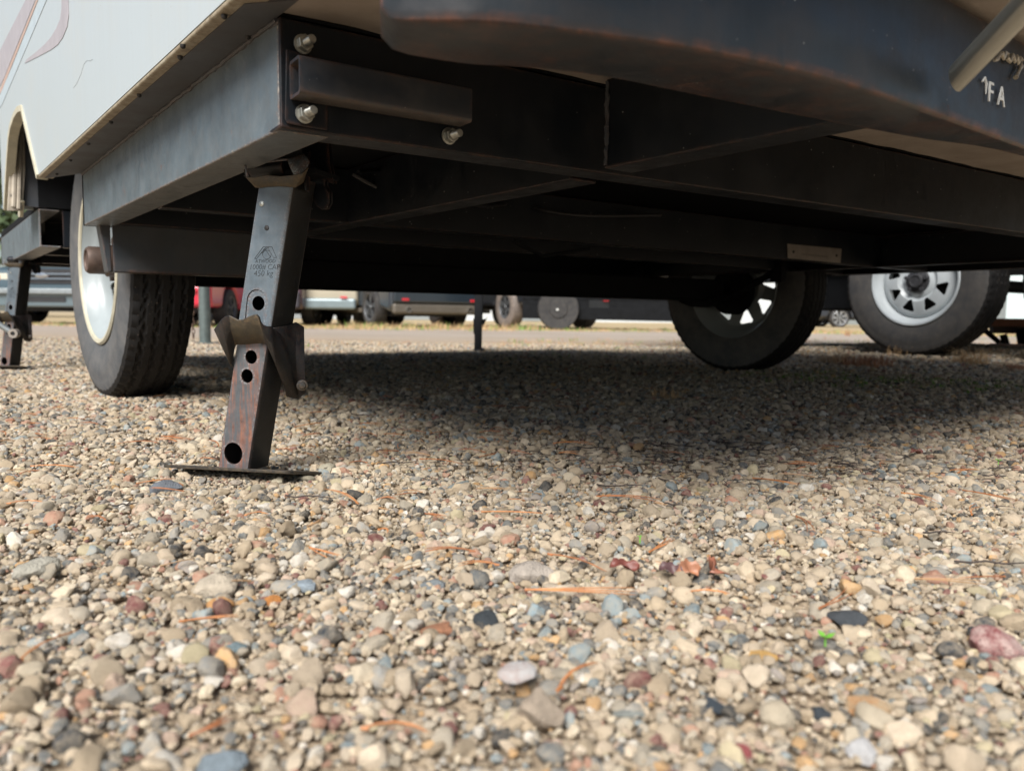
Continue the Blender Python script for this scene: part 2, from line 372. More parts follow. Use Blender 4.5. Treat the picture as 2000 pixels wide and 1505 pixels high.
M['ground'] = ground_material()

def grid_mesh(xs, ys, zf):
    nx, ny = len(xs), len(ys)
    vs = [(x, y, zf(x, y)) for y in ys for x in xs]
    fs = [(j * nx + i, j * nx + i + 1, (j + 1) * nx + i + 1, (j + 1) * nx + i) for j in range(ny - 1) for i in range(nx - 1)]
    return vs, fs
xs = [-400, -200, -100, -60, -35, -20, -12, -8] + list(np.arange(-6, 6.01, 0.08)) + [8, 12, 20, 35, 60, 100, 200, 400]
ys = [-400, -150, -50, -20, -8, -4, -2, -1] + list(np.arange(-0.5, 9.01, 0.08)) + [10, 12, 15, 20, 30, 45, 70, 120, 250, 700]
def gz(x, y):
    near = max(0, 1 - abs(x) / 5) if abs(x) < 5 else 0
    return terr(x, y) + (0.003 * mnoise.noise(Vector((x * 9, y * 9, 0))) if near and 0 < y < 8 else 0) - 0.004
vs, fs = grid_mesh([float(a) for a in xs], [float(a) for a in ys], gz)
g = MB(); g.add(vs, fs)
ground = g.build('ground', M['ground'], smooth=True); ground['kind'] = 'structure'

# ------------------------------------------------------------------ pebbles
def pebble_material():
    m, nt, b = new_mat('pebble_stone'); v = coords(nt)
    oi = nt.nodes.new('ShaderNodeObjectInfo'); r = oi.outputs['Random']
    T = [(0.0, (0.44, 0.345, 0.235)), (0.10, (0.52, 0.42, 0.3)), (0.20, (0.34, 0.265, 0.18)), (0.29, (0.56, 0.465, 0.35)), (0.38, (0.46, 0.37, 0.27)),
         (0.47, (0.38, 0.335, 0.265)), (0.55, (0.6, 0.51, 0.375)), (0.62, (0.48, 0.345, 0.265)), (0.66, (0.29, 0.28, 0.255)), (0.705, (0.15, 0.165, 0.17)), (0.76, (0.04, 0.047, 0.055)),
         (0.835, (0.38, 0.19, 0.13)), (0.86, (0.19, 0.07, 0.065)), (0.88, (0.62, 0.58, 0.51)), (0.92, (0.54, 0.32, 0.14)), (0.94, (0.23, 0.29, 0.31)), (0.965, (0.5, 0.43, 0.27)), (0.985, (0.29, 0.26, 0.24))]
    # more than 32 stops are not allowed; this is 18
    col = ramp(nt, r, T, 'CONSTANT')
    wn_ = nt.nodes.new('ShaderNodeTexWhiteNoise'); wn_.noise_dimensions = '1D'; nt.links.new(math_(nt, 'MULTIPLY', r, 977.3), wn_.inputs['W'])
    br = math_(nt, 'ADD', math_(nt, 'MULTIPLY', wn_.outputs['Value'], 0.6), 0.84)
    cc = nt.nodes.new('ShaderNodeCombineColor')
    for i in range(3): nt.links.new(br, cc.inputs[i])
    col = mix(nt, 1.0, col, cc.outputs[0], 'MULTIPLY')
    off = nt.nodes.new('ShaderNodeVectorMath'); off.operation = 'ADD'; nt.links.new(v, off.inputs[0])
    cx = nt.nodes.new('ShaderNodeCombineXYZ')
    for i in range(3): nt.links.new(math_(nt, 'MULTIPLY', r, 61.7 + 13 * i), cx.inputs[i])
    nt.links.new(cx.outputs[0], off.inputs[1]); vv = off.outputs[0]
    n = noise(nt, vv, 1.6, 8, 0.75); n3 = noise(nt, vv, 7, 6, 0.8)
    col = mix(nt, ramp(nt, n3, [(0.52, 0.0), (0.7, 0.55)]), col, mix(nt, 1.0, col, (0.42, 0.42, 0.45), 'MULTIPLY'))
    # the sandy dust that coats everything
    dust = ramp(nt, n, [(0.38, 0.0), (0.66, 0.85)])
    amount = math_(nt, 'MULTIPLY', dust, math_(nt, 'ADD', 0.42, math_(nt, 'MULTIPLY', wn_.outputs['Value'], 0.5)))
    col = mix(nt, amount, col, (0.52, 0.425, 0.3))
    nt.links.new(col, b.inputs['Base Color']); b.inputs['Roughness'].default_value = 0.78; b.inputs['Specular IOR Level'].default_value = 0.35
    h = math_(nt, 'ADD', math_(nt, 'MULTIPLY', n3, 0.8), noise(nt, vv, 22, 4, 0.8))
    bump(nt, h, b, 0.55, 0.1)
    return m
M['pebble'] = pebble_material()

def pebble_mesh(i, sub=3):
    rng = np.random.RandomState(100 + i)
    bm = bmesh.new(); bmesh.ops.create_icosphere(bm, subdivisions=sub, radius=1.0)
    off = Vector((i * 7.3, i * 3.1, 0)); ang = i % 3
    planes = [(Vector(rng.normal(size=3)).normalized(), rng.uniform(0.56, 0.86)) for _ in range([7, 11, 15][ang])]
    for v in bm.verts:
        p = v.co.copy()
        for n, d in planes:
            k = p.dot(n) - d
            if k > 0: p -= n * k * (0.75 if ang == 0 else 0.93)
        p *= 1 + 0.13 * mnoise.noise(v.co * 1.6 + off) + 0.085 * mnoise.noise(v.co * 3.6 + off) + 0.045 * mnoise.noise(v.co * 9 + off)
        v.co = p
    s = [1.0, rng.uniform(0.68, 0.95), rng.uniform(0.5, 0.8)]
    for v in bm.verts: v.co = Vector((v.co.x * s[0], v.co.y * s[1], v.co.z * s[2]))
    me = bpy.data.meshes.new('pebble'); bm.to_mesh(me); bm.free()
    me.materials.append(M['pebble']); me.polygons.foreach_set('use_smooth', [True] * len(me.polygons))
    try: me.set_sharp_from_angle(angle=rad(33))
    except Exception: pass
    return me
PEB = [pebble_mesh(i) for i in range(16)]
tmpl = bpy.data.collections.new('pebble_shapes')
for i, me in enumerate(PEB):
    o = bpy.data.objects.new('pebble_shape.%02d' % i, me); tmpl.objects.link(o)

rng = np.random.RandomState(7)
P, S = [], []
def strew(y0, y1, x0k, x0c, dens, smin, smax, power=1.6):
    """stones on the ground between two distances, thinly graded in size"""
    area = (x0k * (y1 ** 2 - y0 ** 2) + 2 * x0c * (y1 - y0))
    n = int(area * dens)
    y = np.sqrt(rng.uniform(0, 1, n) * ((y1 + x0c / x0k) ** 2 - (y0 + x0c / x0k) ** 2) + (y0 + x0c / x0k) ** 2) - x0c / x0k
    x = rng.uniform(-1, 1, n) * (x0k * y + x0c)
    s = smin + (smax - smin) * rng.uniform(0, 1, n) ** power
    cl = np.array([mnoise.noise(Vector((a * 7, b * 7, 5.5))) for a, b in zip(x, y)])      # bare and stony patches
    keep = rng.uniform(0, 1, n) < 0.78 + 0.6 * cl
    for a, b, c in zip(x[keep], y[keep], s[keep]):
        P.append((a, b)); S.append(c)
strew(0.2, 1.1, 0.68, 0.22, 42000, 0.0014, 0.0032)
strew(0.2, 1.5, 0.68, 0.22, 21000, 0.0027, 0.006)
strew(0.2, 1.5, 0.68, 0.22, 2300, 0.006, 0.0125, 2.4)
strew(1.5, 3.2, 0.68, 0.2, 12500, 0.004, 0.008)
strew(1.5, 3.2, 0.68, 0.2, 1300, 0.008, 0.014, 1.8)
strew(3.2, 6.5, 0.68, 0.2, 2600, 0.006, 0.013)
P = np.array(P); S = np.array(S)
JF = at(453, 919, z=0.012)             # foot of the near jack
keep = np.ones(len(P), bool)
d = np.hypot(P[:, 0] - JF.x - 0.02, P[:, 1] - JF.y - 0.02)
keep &= ~((d < 0.085) & (S > 0.0045))
P = P[keep]; S = S[keep]
Z = np.array([terr(a, b) for a, b in P]) + S * rng.uniform(0.05, 0.42, len(S))
ROT = np.stack([rng.normal(0, 0.4, len(S)), rng.normal(0, 0.4, len(S)), rng.uniform(0, 6.28, len(S))], 1)
IDX = rng.randint(0, len(PEB), len(S))
# the 300 that show largest are pieces of their own
inview = (np.abs(P[:, 0]) < 0.64 * P[:, 1]) & (P[:, 1] > 0.36)
score = np.where(inview, S / P[:, 1], 0); order = np.argsort(-score)[:285]
big = np.zeros(len(S), bool); big[order] = True
for k in order:
    o = bpy.data.objects.new('pebble', PEB[IDX[k]]); o.location = (P[k, 0], P[k, 1], Z[k]); o.scale = (S[k],) * 3; o.rotation_euler = ROT[k]
    COL.objects.link(o); o.parent = ground
# stones one can single out in the photograph
def stone(px, py, size, c, idx, rz=0.3, flat=1.0, c2=None, lift=0.25):
    m, nt, b = new_mat('single_stone'); v = coords(nt)
    n = noise(nt, v, 1.8, 7, 0.75)
    cc = ramp(nt, n, [(0.38, c), (0.6, c2 or tuple(min(1, x * 1.35) for x in c))])
    nt.links.new(cc, b.inputs['Base Color']); b.inputs['Roughness'].default_value = 0.75
    bump(nt, noise(nt, v, 9, 5), b, 0.5, 0.06)
    p = at(px, py, z=0.004)
    o = bpy.data.objects.new('pebble', PEB[idx].copy()); o.data.materials.clear(); o.data.materials.append(m)
    o.location = (p.x, p.y, size * lift); o.scale = (size, size, size * flat); o.rotation_euler = (0.1, -0.1, rz)
    COL.objects.link(o); o.parent = ground
stone(430, 1490, 0.0135, (0.14, 0.17, 0.19), 3, 0.1, 0.8)
stone(1055, 1400, 0.0145, (0.3, 0.24, 0.18), 4, 0.6, 1.5, lift=.5)
stone(1010, 1345, 0.012, (0.42, 0.34, 0.31), 6, 0.2, 0.7, (0.5, 0.48, 0.46), lift=1.2)
stone(1945, 1262, 0.021, (0.2, 0.055, 0.055), 1, -0.3, 0.9, (0.5, 0.36, 0.32))
stone(1040, 1125, 0.021, (0.3, 0.26, 0.22), 7, 0.1, 0.9, (0.45, 0.39, 0.33))
stone(1685, 1465, 0.0095, (0.42, 0.41, 0.4), 10, 0.9, 1.1)
stone(1695, 1375, 0.0125, (0.5, 0.25, 0.1), 5, 0.2, 0.8, (0.42, 0.32, 0.2))
stone(590, 1142, 0.015, (0.24, 0.28, 0.31), 8, 0.3, 0.5)
stone(420, 1150, 0.0185, (0.4, 0.34, 0.26), 9, 0.0, 0.8)
stone(432, 1176, 0.0115, (0.4, 0.21, 0.08), 12, 0.1, 0.7)
stone(533, 1168, 0.0075, (0.36, 0.15, 0.04), 13, 0.6, 1.0)
stone(460, 1262, 0.0085, (0.13, 0.17, 0.18), 14, 0.6, 1.0)
stone(948, 1208, 0.011, (0.03, 0.036, 0.04), 15, 0.6, 1.0)
stone(855, 1228, 0.0125, (0.28, 0.13, 0.07), 11, 0.1, 0.7)
stone(845, 1140, 0.0125, (0.15, 0.165, 0.17), 2, 0.1, 0.5)
stone(1395, 1375, 0.0085, (0.035, 0.045, 0.055), 4, 0.8, 0.9)
stone(1600, 1390, 0.0085, (0.03, 0.036, 0.042), 1, 0.8, 1)
stone(1490, 1276, 0.0095, (0.42, 0.25, 0.08), 5, 0.2, 0.6)
stone(325, 955, 0.02, (0.12, 0.13, 0.145), 7, 0.4, 0.9)
stone(65, 1115, 0.021, (0.3, 0.28, 0.23), 10, 0.3, 0.7)
stone(1655, 1205, 0.015, (0.045, 0.05, 0.055), 13, 0.3, 0.5)
stone(1230, 1385, 0.010, (0.2, 0.21, 0.19), 8, 0.3, 0.5)
stone(1445, 1462, 0.008, (0.2, 0.05, 0.05), 2, 0.3, 0.9)
for _x, _y, _s, _c in ((352, 948, .012, (.3, .26, .18)), (545, 940, .011, (.32, .28, .2)), (598, 934, .012, (.25, .22, .16)), (463, 941, .009, (.3, .25, .2)), (640, 918, .014, (.3, .27, .2)), (300, 925, .014, (.33, .3, .22)), (395, 938, .009, (.22, .2, .17)), (505, 950, .008, (.36, .3, .2))): stone(_x, _y, _s, _c, int(_x) % 16, _x * .1, 0.8, lift=.35)
stone(900, 950, 0.017, (0.2, 0.22, 0.21), 11, 0.3, 0.7)

rest = ~big
pts = np.concatenate([P, Z[:, None]], 1)[rest]
me = bpy.data.meshes.new('gravel'); me.vertices.add(len(pts)); me.vertices.foreach_set('co', pts.astype('f').ravel())
def attr(name, typ, key, arr):
    a = me.attributes.new(name, typ, 'POINT'); a.data.foreach_set(key, arr.astype('f' if typ != 'INT' else 'i').ravel())
attr('size', 'FLOAT', 'value', S[rest]); attr('turn', 'FLOAT_VECTOR', 'vector', ROT[rest]); attr('shape', 'INT', 'value', IDX[rest])
gravel = bpy.data.objects.new('gravel', me); COL.objects.link(gravel); gravel['kind'] = 'stuff'
tag(gravel, 'mixed beige, grey and reddish gravel covering the whole lot', 'gravel')
ng = bpy.data.node_groups.new('strew_gravel', 'GeometryNodeTree')
ng.interface.new_socket('Geometry', in_out='INPUT', socket_type='NodeSocketGeometry'); ng.interface.new_socket('Geometry', in_out='OUTPUT', socket_type='NodeSocketGeometry')
gi = ng.nodes.new('NodeGroupInput'); go = ng.nodes.new('NodeGroupOutput'); iop = ng.nodes.new('GeometryNodeInstanceOnPoints'); ci = ng.nodes.new('GeometryNodeCollectionInfo')
ci.inputs['Collection'].default_value = tmpl; ci.inputs['Separate Children'].default_value = True; ci.inputs['Reset Children'].default_value = True
def named(nm, typ):
    n = ng.nodes.new('GeometryNodeInputNamedAttribute'); n.data_type = typ; n.inputs[0].default_value = nm
    return next(o for o in n.outputs if o.enabled and o.name == 'Attribute')
L = ng.links.new
L(gi.outputs[0], iop.inputs['Points']); L(ci.outputs[0], iop.inputs['Instance']); iop.inputs['Pick Instance'].default_value = True
L(named('shape', 'INT'), iop.inputs['Instance Index']); L(named('size', 'FLOAT'), iop.inputs['Scale'])
e2r = ng.nodes.new('FunctionNodeEulerToRotation'); L(named('turn', 'FLOAT_VECTOR'), e2r.inputs[0]); L(e2r.outputs[0], iop.inputs['Rotation'])
L(iop.outputs[0], go.inputs[0])
gm = gravel.modifiers.new('strew', 'NODES'); gm.node_group = ng
print('pebbles', len(S))
# ------------------------------------------------------------------ the camper trailer overhead
ZB, ZT = 0.415, 0.527                  # bottom and top of the frame beams
A = at(545, 255, z=ZB); B = at(165, 440, z=ZB); D1 = (B - A).normalized(); D1.z = 0
C = at(78, 482, z=ZB)
E = at(600, 258, z=ZB); G = at(2000, 456, z=ZB); DC = (G - E).normalized(); DC.z = 0
DX = Vector((math.cos(rad(35.3)), math.sin(rad(35.3)), 0))         # across the trailer
UP = Vector((0, 0, 1))
def level(p, z): return Vector((p.x, p.y, z))
WIDTH = 2.86
camper = root('camper_trailer', (0.4, 2.6, 0), 'white camper trailer seen from below its front corner on black steel frame', 'trailer')

def beam(name, p0, p1, z0, z1, w, side, mat, bev=0.004, parent=camper):
    q = [level(p0, z0), level(p1, z0), level(p1 + side * w, z0), level(p0 + side * w, z0)]
    return MB().prism(q, (0, 0, z1 - z0)).build(name, mat, parent, bevel=bev, seg=3)

# side beams, with the gap for the wheel; built as channels: web and two flanges
def channel(name, p0, p1, side, w, mat, z0=ZB, z1=ZT, t=0.005, parent=camper):
    m = MB()
    prof = [(0, z0), (w, z0), (w, z0 + t), (t, z0 + t), (t, z1 - t), (w, z1 - t), (w, z1), (0, z1)]
    m.prism([Vector((p0.x, p0.y, 0)) + side * a + UP * b for a, b in prof], Vector((p1.x - p0.x, p1.y - p0.y, 0)))
    return m.build(name, mat, parent, bevel=0.0022, seg=3)
side1 = channel('side_beam', A - D1 * 0.0, B, DX, 0.055, M['side'])
side1['label'] = 'grey-blue side beam with rusty lower corner beside the wheel'
R0 = C + D1 * 1.22
side2 = channel('side_beam', C, R0, DX, 0.055, M['side'])
Rg = at(1632, 541, z=0.41); Rn = Rg - D1 * 1.9                     # right-hand beam, its end by the wheel
channel('side_beam', Rn, Rg, -DX, 0.055, M['frame'])
channel('side_beam', Rg + D1 * 0.75, Rg + D1 * 1.9, -DX, 0.055, M['frame'])
# end plates dark inside the beam ends
# crossbeams
Wc = (Rn - E).dot(DC) if False else 2.5
xb = channel('cross_beam', E - DC * 0.028, E + DC * 2.45, Vector((-DC.y, DC.x, 0)), 0.045, M['frame'], z0=ZB + 0.0008, z1=ZT - 0.0008)
xb['label'] = 'black front crossbeam carrying the square tube'
back = Vector((-DX.y, DX.x, 0))
def cross(px, py, z0=ZB, z1=ZT, w=0.035, s0=-0.5, s1=3.0, name='cross_member', mat='frame'):
    p = at(px, py, z=z0)
    # run from the left beam line to the right beam line
    n = Vector((D1.y, -D1.x, 0))
    a = (A - p).dot(n) / DX.dot(n); b = (Rg - p).dot(n) / DX.dot(n)
    channel(name, p + DX * (a + 0.06), p + DX * (b - 0.06), back, w, M[mat], z0 + .0013, z1 - .0013)
    return p
cross(608, 431); cross(604, 464); cross(597, 509); cross(600, 522); cross(600, 536)
# inner rails running lengthwise
I0 = at(1560, 254, z=ZB); I1 = at(1132, 348, z=ZB)
DI = (I1 - I0).normalized(); DI.z = 0
rail_off = Vector((D1.y, -D1.x, 0))
IX = at(1240, 318, z=ZB)
channel('frame_rail', IX - D1 * 0.3, IX + D1 * 0.055, rail_off, 0.05, M['frame'], z0=ZB + .0004, z1=ZT - .0004)
channel('frame_rail', I1 + D1 * 0.02, I1 + D1 * 2.9, rail_off, 0.05, M['frame'], z0=ZB + .0004, z1=ZT - .0004)
channel('frame_rail', I1 + DX * 2.05 + D1 * 0.05, I1 + DX * 2.05 + D1 * 2.9, -rail_off, 0.05, M['frame'], z0=ZB + .0004, z1=ZT - .0004)
# gusset bracket where the rail meets the crossbeam
gp = at(1146, 330, z=ZB)
# closing beam at the back
RB = R0 + D1 * 0.02
channel('cross_beam', RB, RB + DX * WIDTH, -back, 0.05, M['frame'], z0=ZB + .0018, z1=ZT - .0018)

# hanging cross panel ahead of the axle
P0 = at(222, 531, Y=1.77); zp = P0.z
pq = MB(); a0 = level(P0, zp)
pq.prism([a0, a0 + DX * 0.37, a0 + DX * 0.37 + UP * 0.135, a0 + UP * 0.135], back * 0.004)
pq.prism([a0, a0 + DX * 0.37, a0 + DX * 0.37 + back * 0.05, a0 + back * 0.05], UP * 0.004)
pq.prism([a0 - DX * 0.004, a0 - DX * 0.004 + UP * 0.135, a0 - DX * 0.03 + UP * 0.135 + back * .0, a0 - DX * 0.012], back * 0.05)
pn = pq.build('hanging_panel', painted_steel('panel_paint', (0.035, 0.042, 0.05), rust=0.1, dust=0.2, specks=False), camper, bevel=0.002)
# bumper-like drawbar sweep in front
bf = [at(742, 44, z=ZB + .004), at(900, 44, z=ZB), at(1020, 52, z=ZB), at(1180, 72, z=ZB), at(1360, 99, z=ZB), at(1600, 152, z=ZB), at(1800, 214, z=ZB), at(2000, 288, z=ZB)]
br = [at(744, 98, z=ZB + .004), at(900, 124, z=ZB), at(1020, 132, z=ZB), at(1180, 150, z=ZB), at(1360, 186, z=ZB), at(1560, 226, z=ZB), at(1780, 268, z=ZB), at(2000, 306, z=ZB)]
ext = (bf[-1] - bf[-2]).normalized()
bf += [bf[-1] + ext * 0.5, bf[-1] + ext * 1.1]; br += [br[-1] + ext * 0.5, br[-1] + ext * 1.1]
def catmull(ps, k=5):
    out = []
    for i in range(len(ps) - 1):
        p0, p1, p2, p3 = ps[max(i - 1, 0)], ps[i], ps[i + 1], ps[min(i + 2, len(ps) - 1)]
        for j in range(k):
            t = j / k
            out.append(0.5 * ((2 * p1) + (p2 - p0) * t + (2 * p0 - 5 * p1 + 4 * p2 - p3) * t * t + (3 * p1 - p0 - 3 * p2 + p3) * t ** 3))
    return out + [ps[-1]]
bf, br = catmull(bf), catmull(br)
BH = 0.108
bm_ = MB(); n = len(bf); K = 7; vs = []
for i in range(n):
    f, r = bf[i], br[i]; inn = (r - f)
    w = inn.length; inn = inn.normalized(); rr = 0.013
    # rounded lower lip, the face leaning a touch, a rolled upper lip
    lift = 0.009 * max(0, 1 - (f - bf[0]).length / 0.014) ** 2
    sec = [(0.008, 0.0), (0.0025, 0.002), (0, 0.0085), (0.002, BH * 0.5), (0.003, BH - rr), (0.0015, BH - rr * 0.6), (0.004, BH - 0.002), (rr, BH), (max(w, 0.03), BH), (max(w, 0.03), 0.0)]
    K = len(sec)
    vs += [f + inn * a + UP * max(b, lift + b * 0.3) for a, b in sec]
fs = [(i * K + k, i * K + (k + 1) % K, (i + 1) * K + (k + 1) % K, (i + 1) * K + k) for i in range(n - 1) for k in range(K)]
fs += [tuple(range(K)), tuple(range((n - 1) * K, n * K))]
bm_.add(vs, fs)
bumper = bm_.build('bumper', M['bumper'], camper, smooth=True, bevel=0.004, seg=3)
bumper['label'] = 'bowed blue-black steel bumper with rusty lower edge'
# lettering on the bumper
def text_obj(s, size, origin, X, Y, mat, parent, depth=0.0006, name='lettering', off=0.0, align='CENTER', shear=0, font_off=0):
    cu = bpy.data.curves.new(name, 'FONT'); cu.body = s; cu.size = size; cu.extrude = depth; cu.align_x = align; cu.offset = font_off
    cu.resolution_u = 3; cu.shear = shear
    t = bpy.data.objects.new(name, cu); COL.objects.link(t)
    bpy.context.view_layer.update(); me = evaluated(t); bpy.data.objects.remove(t)
    X = X.normalized(); Nn = X.cross(Y).normalized(); Y = Nn.cross(X)
    mt = Matrix(((X.x, Y.x, Nn.x, origin.x + Nn.x * off), (X.y, Y.y, Nn.y, origin.y + Nn.y * off), (X.z, Y.z, Nn.z, origin.z + Nn.z * off), (0, 0, 0, 1)))
    me.transform(mt); me.name = name; me.materials.clear(); me.materials.append(mat)
    o = bpy.data.objects.new(name, me); COL.objects.link(o); attach(o, parent); return o
bn = Vector((ext.y, -ext.x, 0))
bp = (bf[35] if len(bf) > 35 else bf[-1])
bpl = (at(2000, 288, z=ZB) + bn * 0.0006, bn)
q = at(1942, 207, plane=bpl)
text_obj('F', 0.028, at(1929, 200, plane=bpl), ext, UP, M['letter'], bumper, off=0.0022)
text_obj('A', 0.028, at(1950, 208, plane=bpl), ext, UP, M['letter'], bumper, off=0.0022)
hk = MB().tube([at(x, y, plane=bpl) + bn * 0.002 for x, y in ((1914, 161), (1919, 153), (1922, 165), (1921, 185))], [0.0009, 0.0013, 0.0014, 0.0005], 6)
hk.build('lettering', M['letter'], bumper, smooth=True)
wz = [(1936, 120), (1941, 117), (1947, 108), (1950, 106), (1954, 117), (1957, 106), (1963, 107), (1960, 115), (1967, 123), (1971, 110), (1976, 123), (1979, 113), (1983, 126), (1986, 116), (1991, 120), (1989, 131), (1984, 142), (1978, 153)]
wb_ = MB().tube([at(x, y, plane=bpl) + bn * 0.0028 for x, y in wz], [0.0016 + 0.0011 * (i % 2) for i in range(len(wz))], 7)
wb_.build('weld_bead', M['weld'], bumper, smooth=True)
wb_ = MB().tube([at(x, y, plane=bpl) + bn * 0.003 for x, y in ((1996, 131), (2001, 138), (1997, 144))], 0.0018, 7).build('weld_bead', M['weld'], bumper, smooth=True)
# strut
s0 = at(1868, 153, Y=0.735); s1_ = at(2100, -92, Y=0.60)
ax = (s1_ - s0).normalized()
st = MB(); nn = 28; a_ = ax.orthogonal().normalized(); b_ = ax.cross(a_)
vs = []
cutn = (bn * 0.25 + UP * -0.9).normalized()
for i, tt in enumerate((0.0, 0.05, 0.1, 0.3)):
    for k in range(nn):
        off_ = (a_ * math.cos(2 * math.pi * k / nn) + b_ * math.sin(2 * math.pi * k / nn)) * 0.0112
        p = s0 + ax * tt + off_
        if i == 0: p = s0 + off_ - ax * (off_.dot(bn) / ax.dot(bn)) * 0.75
        vs.append(p)
st.add(vs, [(i * nn + k, i * nn + (k + 1) % nn, (i + 1) * nn + (k + 1) % nn, (i + 1) * nn + k) for i in range(3) for k in range(nn)] + [tuple(range(nn)), tuple(range(3 * nn, 4 * nn))])
strut = st.build('support_tube', M['strut'], camper, smooth=True); strut['label'] = 'shiny round metal tube welded to the bumper face'

# floor: tan coating ahead of the crossbeam, black behind
nfl = Vector((-DC.y, DC.x, 0))
W0 = at(440, 0, z=0.535); W1 = at(75, 341, z=0.535); DW = (W1 - W0).normalized(); DW.z = 0
fr0 = W0 - DW * 0.50
fl = [level(W0 + DW * 0.03 + DX * 0.035, 0.531), level(fr0 + DX * 0.02, 0.531), level(fr0 + DX * 2.9, 0.531), level(E + DC * 2.9 , 0.531), level(E - DC * 0.03, 0.531)]
def sub_grid_floor():
    # the coated sheet sags and ripples a little
    m = MB(); n1, n2 = 70, 24; vs = []
    a, b_, c, d_ = fl[4] , fl[3], fl[2], fl[1]
    for j in range(n2 + 1):
        for i in range(n1 + 1):
            u, v = i / n1, j / n2
            p = a.lerp(b_, u).lerp(d_.lerp(c, u), v)
            p.z += 0.0025 * mnoise.noise(Vector((p.x * 14, p.y * 14, 2))) + 0.0015 * mnoise.noise(Vector((p.x * 45, p.y * 45, 2)))
            vs.append(p)
    m.add(vs, [(j * (n1 + 1) + i, j * (n1 + 1) + i + 1, (j + 1) * (n1 + 1) + i + 1, (j + 1) * (n1 + 1) + i) for j in range(n2) for i in range(n1)])
    o = m.build('floor_underside', M['coating'], camper, smooth=True); o['label'] = 'tan rough-coated underside of the floor'
    return o
sub_grid_floor()
TW = 3.32
MB().prism([level(E + DC * 0.0 + nfl * 0.004, 0.529), level(E + DC * 2.75 + nfl * 0.004, 0.529), level(Rg, 0.529), level(R0 + DX * WIDTH, 0.529), level(R0, 0.529), level(C, 0.529), level(C + DX * .34, 0.529), level(B + DX * .34, 0.529), level(B, 0.529), level(A, 0.529)], UP * 0.02).build('floor_board', M['black'], camper)
# flange between side beam and wall, with screws
MB().prism([level(A - D1 * 0.06 - DX * 0.001, 0.5275), level(B, 0.5275), level(W1 + DX * 0.012, 0.5275), level(W0 - DW * 0.02 + DX * 0.012, 0.5275)], UP * 0.004).build('floor_flange', M['flange'], camper)
for (px, py) in ((438, 33), (352, 113), (272, 187), (217, 239), (173, 281), (138, 313), (111, 340), (484, 73), (357, 91), (435, 125), (308, 228)):
    p = at(px, py, z=0.5265); MB().lathe([(0.0001, -0.003), (0.002, -0.0022), (0.003, -0.001), (0.0032, 0.002)], p, (0, 0, 1), 12).build('screw', M['dark_hole'], camper, smooth=True)
# side wall
nw = Vector((-DW.y, DW.x, 0))                     # points outwards (left)
wpl = (W0, nw)
def wp(px, py, off=0.0):
    return at(px, py, plane=(W0 + nw * off, nw))
e1, e2, e6 = wp(75, 341), wp(43, 205), wp(9, 405)
earc = [wp(x, y) for x, y in ((36, 208), (29, 219), (22, 240), (18, 262), (15, 300), (12, 350))]
wend = wp(5, 405)
TOP = 1.3
poly = [level(fr0, 0.535), W1, e2] + earc + [e6, level(wend, e6.z), level(wend, TOP), level(fr0, TOP)]
wall = MB().prism(poly, -nw * 0.018).build('side_wall', M['siding'], camper)
wall['label'] = 'white fibreglass side wall with faded stripes'
# dirty lip along the bottom, moulding round the wheel opening
MB().prism([level(fr0, 0.535), level(W1, 0.535), level(W1, 0.5285), level(fr0, 0.5285)], -nw * 0.03).build('bottom_lip', M['lip'], camper, bevel=0.003)
def strip(name, pts, w, t, mat, parent, bev=0.0015):
    for a, b in zip(pts[:-1], pts[1:]):
        d = (b - a).normalized(); s = d.cross(nw).normalized() * w
        MB().prism([a + nw * t, b + nw * t, b + s + nw * t, a + s + nw * t], -nw * (t + 0.02)).build(name, mat, parent, bevel=bev)
for a, b in ((e1, e2),): strip('arch_moulding', [a, b], -0.013, 0.004, M['cream_edge'], camper)
for a, b in zip([e2] + earc, earc + [e6]): strip('arch_moulding', [a, b], -0.016, 0.004, M['cream_edge'], camper)
# liner strip with screws inside the opening
cpl = (C - D1 * 0.014, D1)
def cp(px, py, off=0.0): return at(px, py, plane=(C - D1 * (0.014 + off), D1))
lq = [cp(x, y) for x, y in ((24, 240), (47, 226), (50, 330), (44, 412), (14, 412))]
liner = MB().prism(lq, D1 * 0.006).build('arch_liner', M['cream'], camper, bevel=0.002)
for x0, y0, x1, y1 in ((31, 262, 27, 404), (40, 262, 36, 408)):
    MB().tube([cp(x0, y0, .001), cp(x1, y1, .001)], 0.007, 8).build('liner_rib', M['cream'], liner, smooth=True)
for (px, py) in ((35, 276), (27, 383), (28, 397)):
    MB().lathe([(0.0001, 0.006), (0.007, 0.004), (0.008, 0.0)], cp(px, py, .0), -D1, 14).build('screw', M['dark_hole'], liner, smooth=True)
MB().prism([wp(34, 392, -0.03), wp(41, 392, -0.03), wp(38, 424, -0.03), wp(35, 424, -0.03)], -nw * 0.01).build('drip_tab', M['cream_edge'], camper, bevel=0.002)
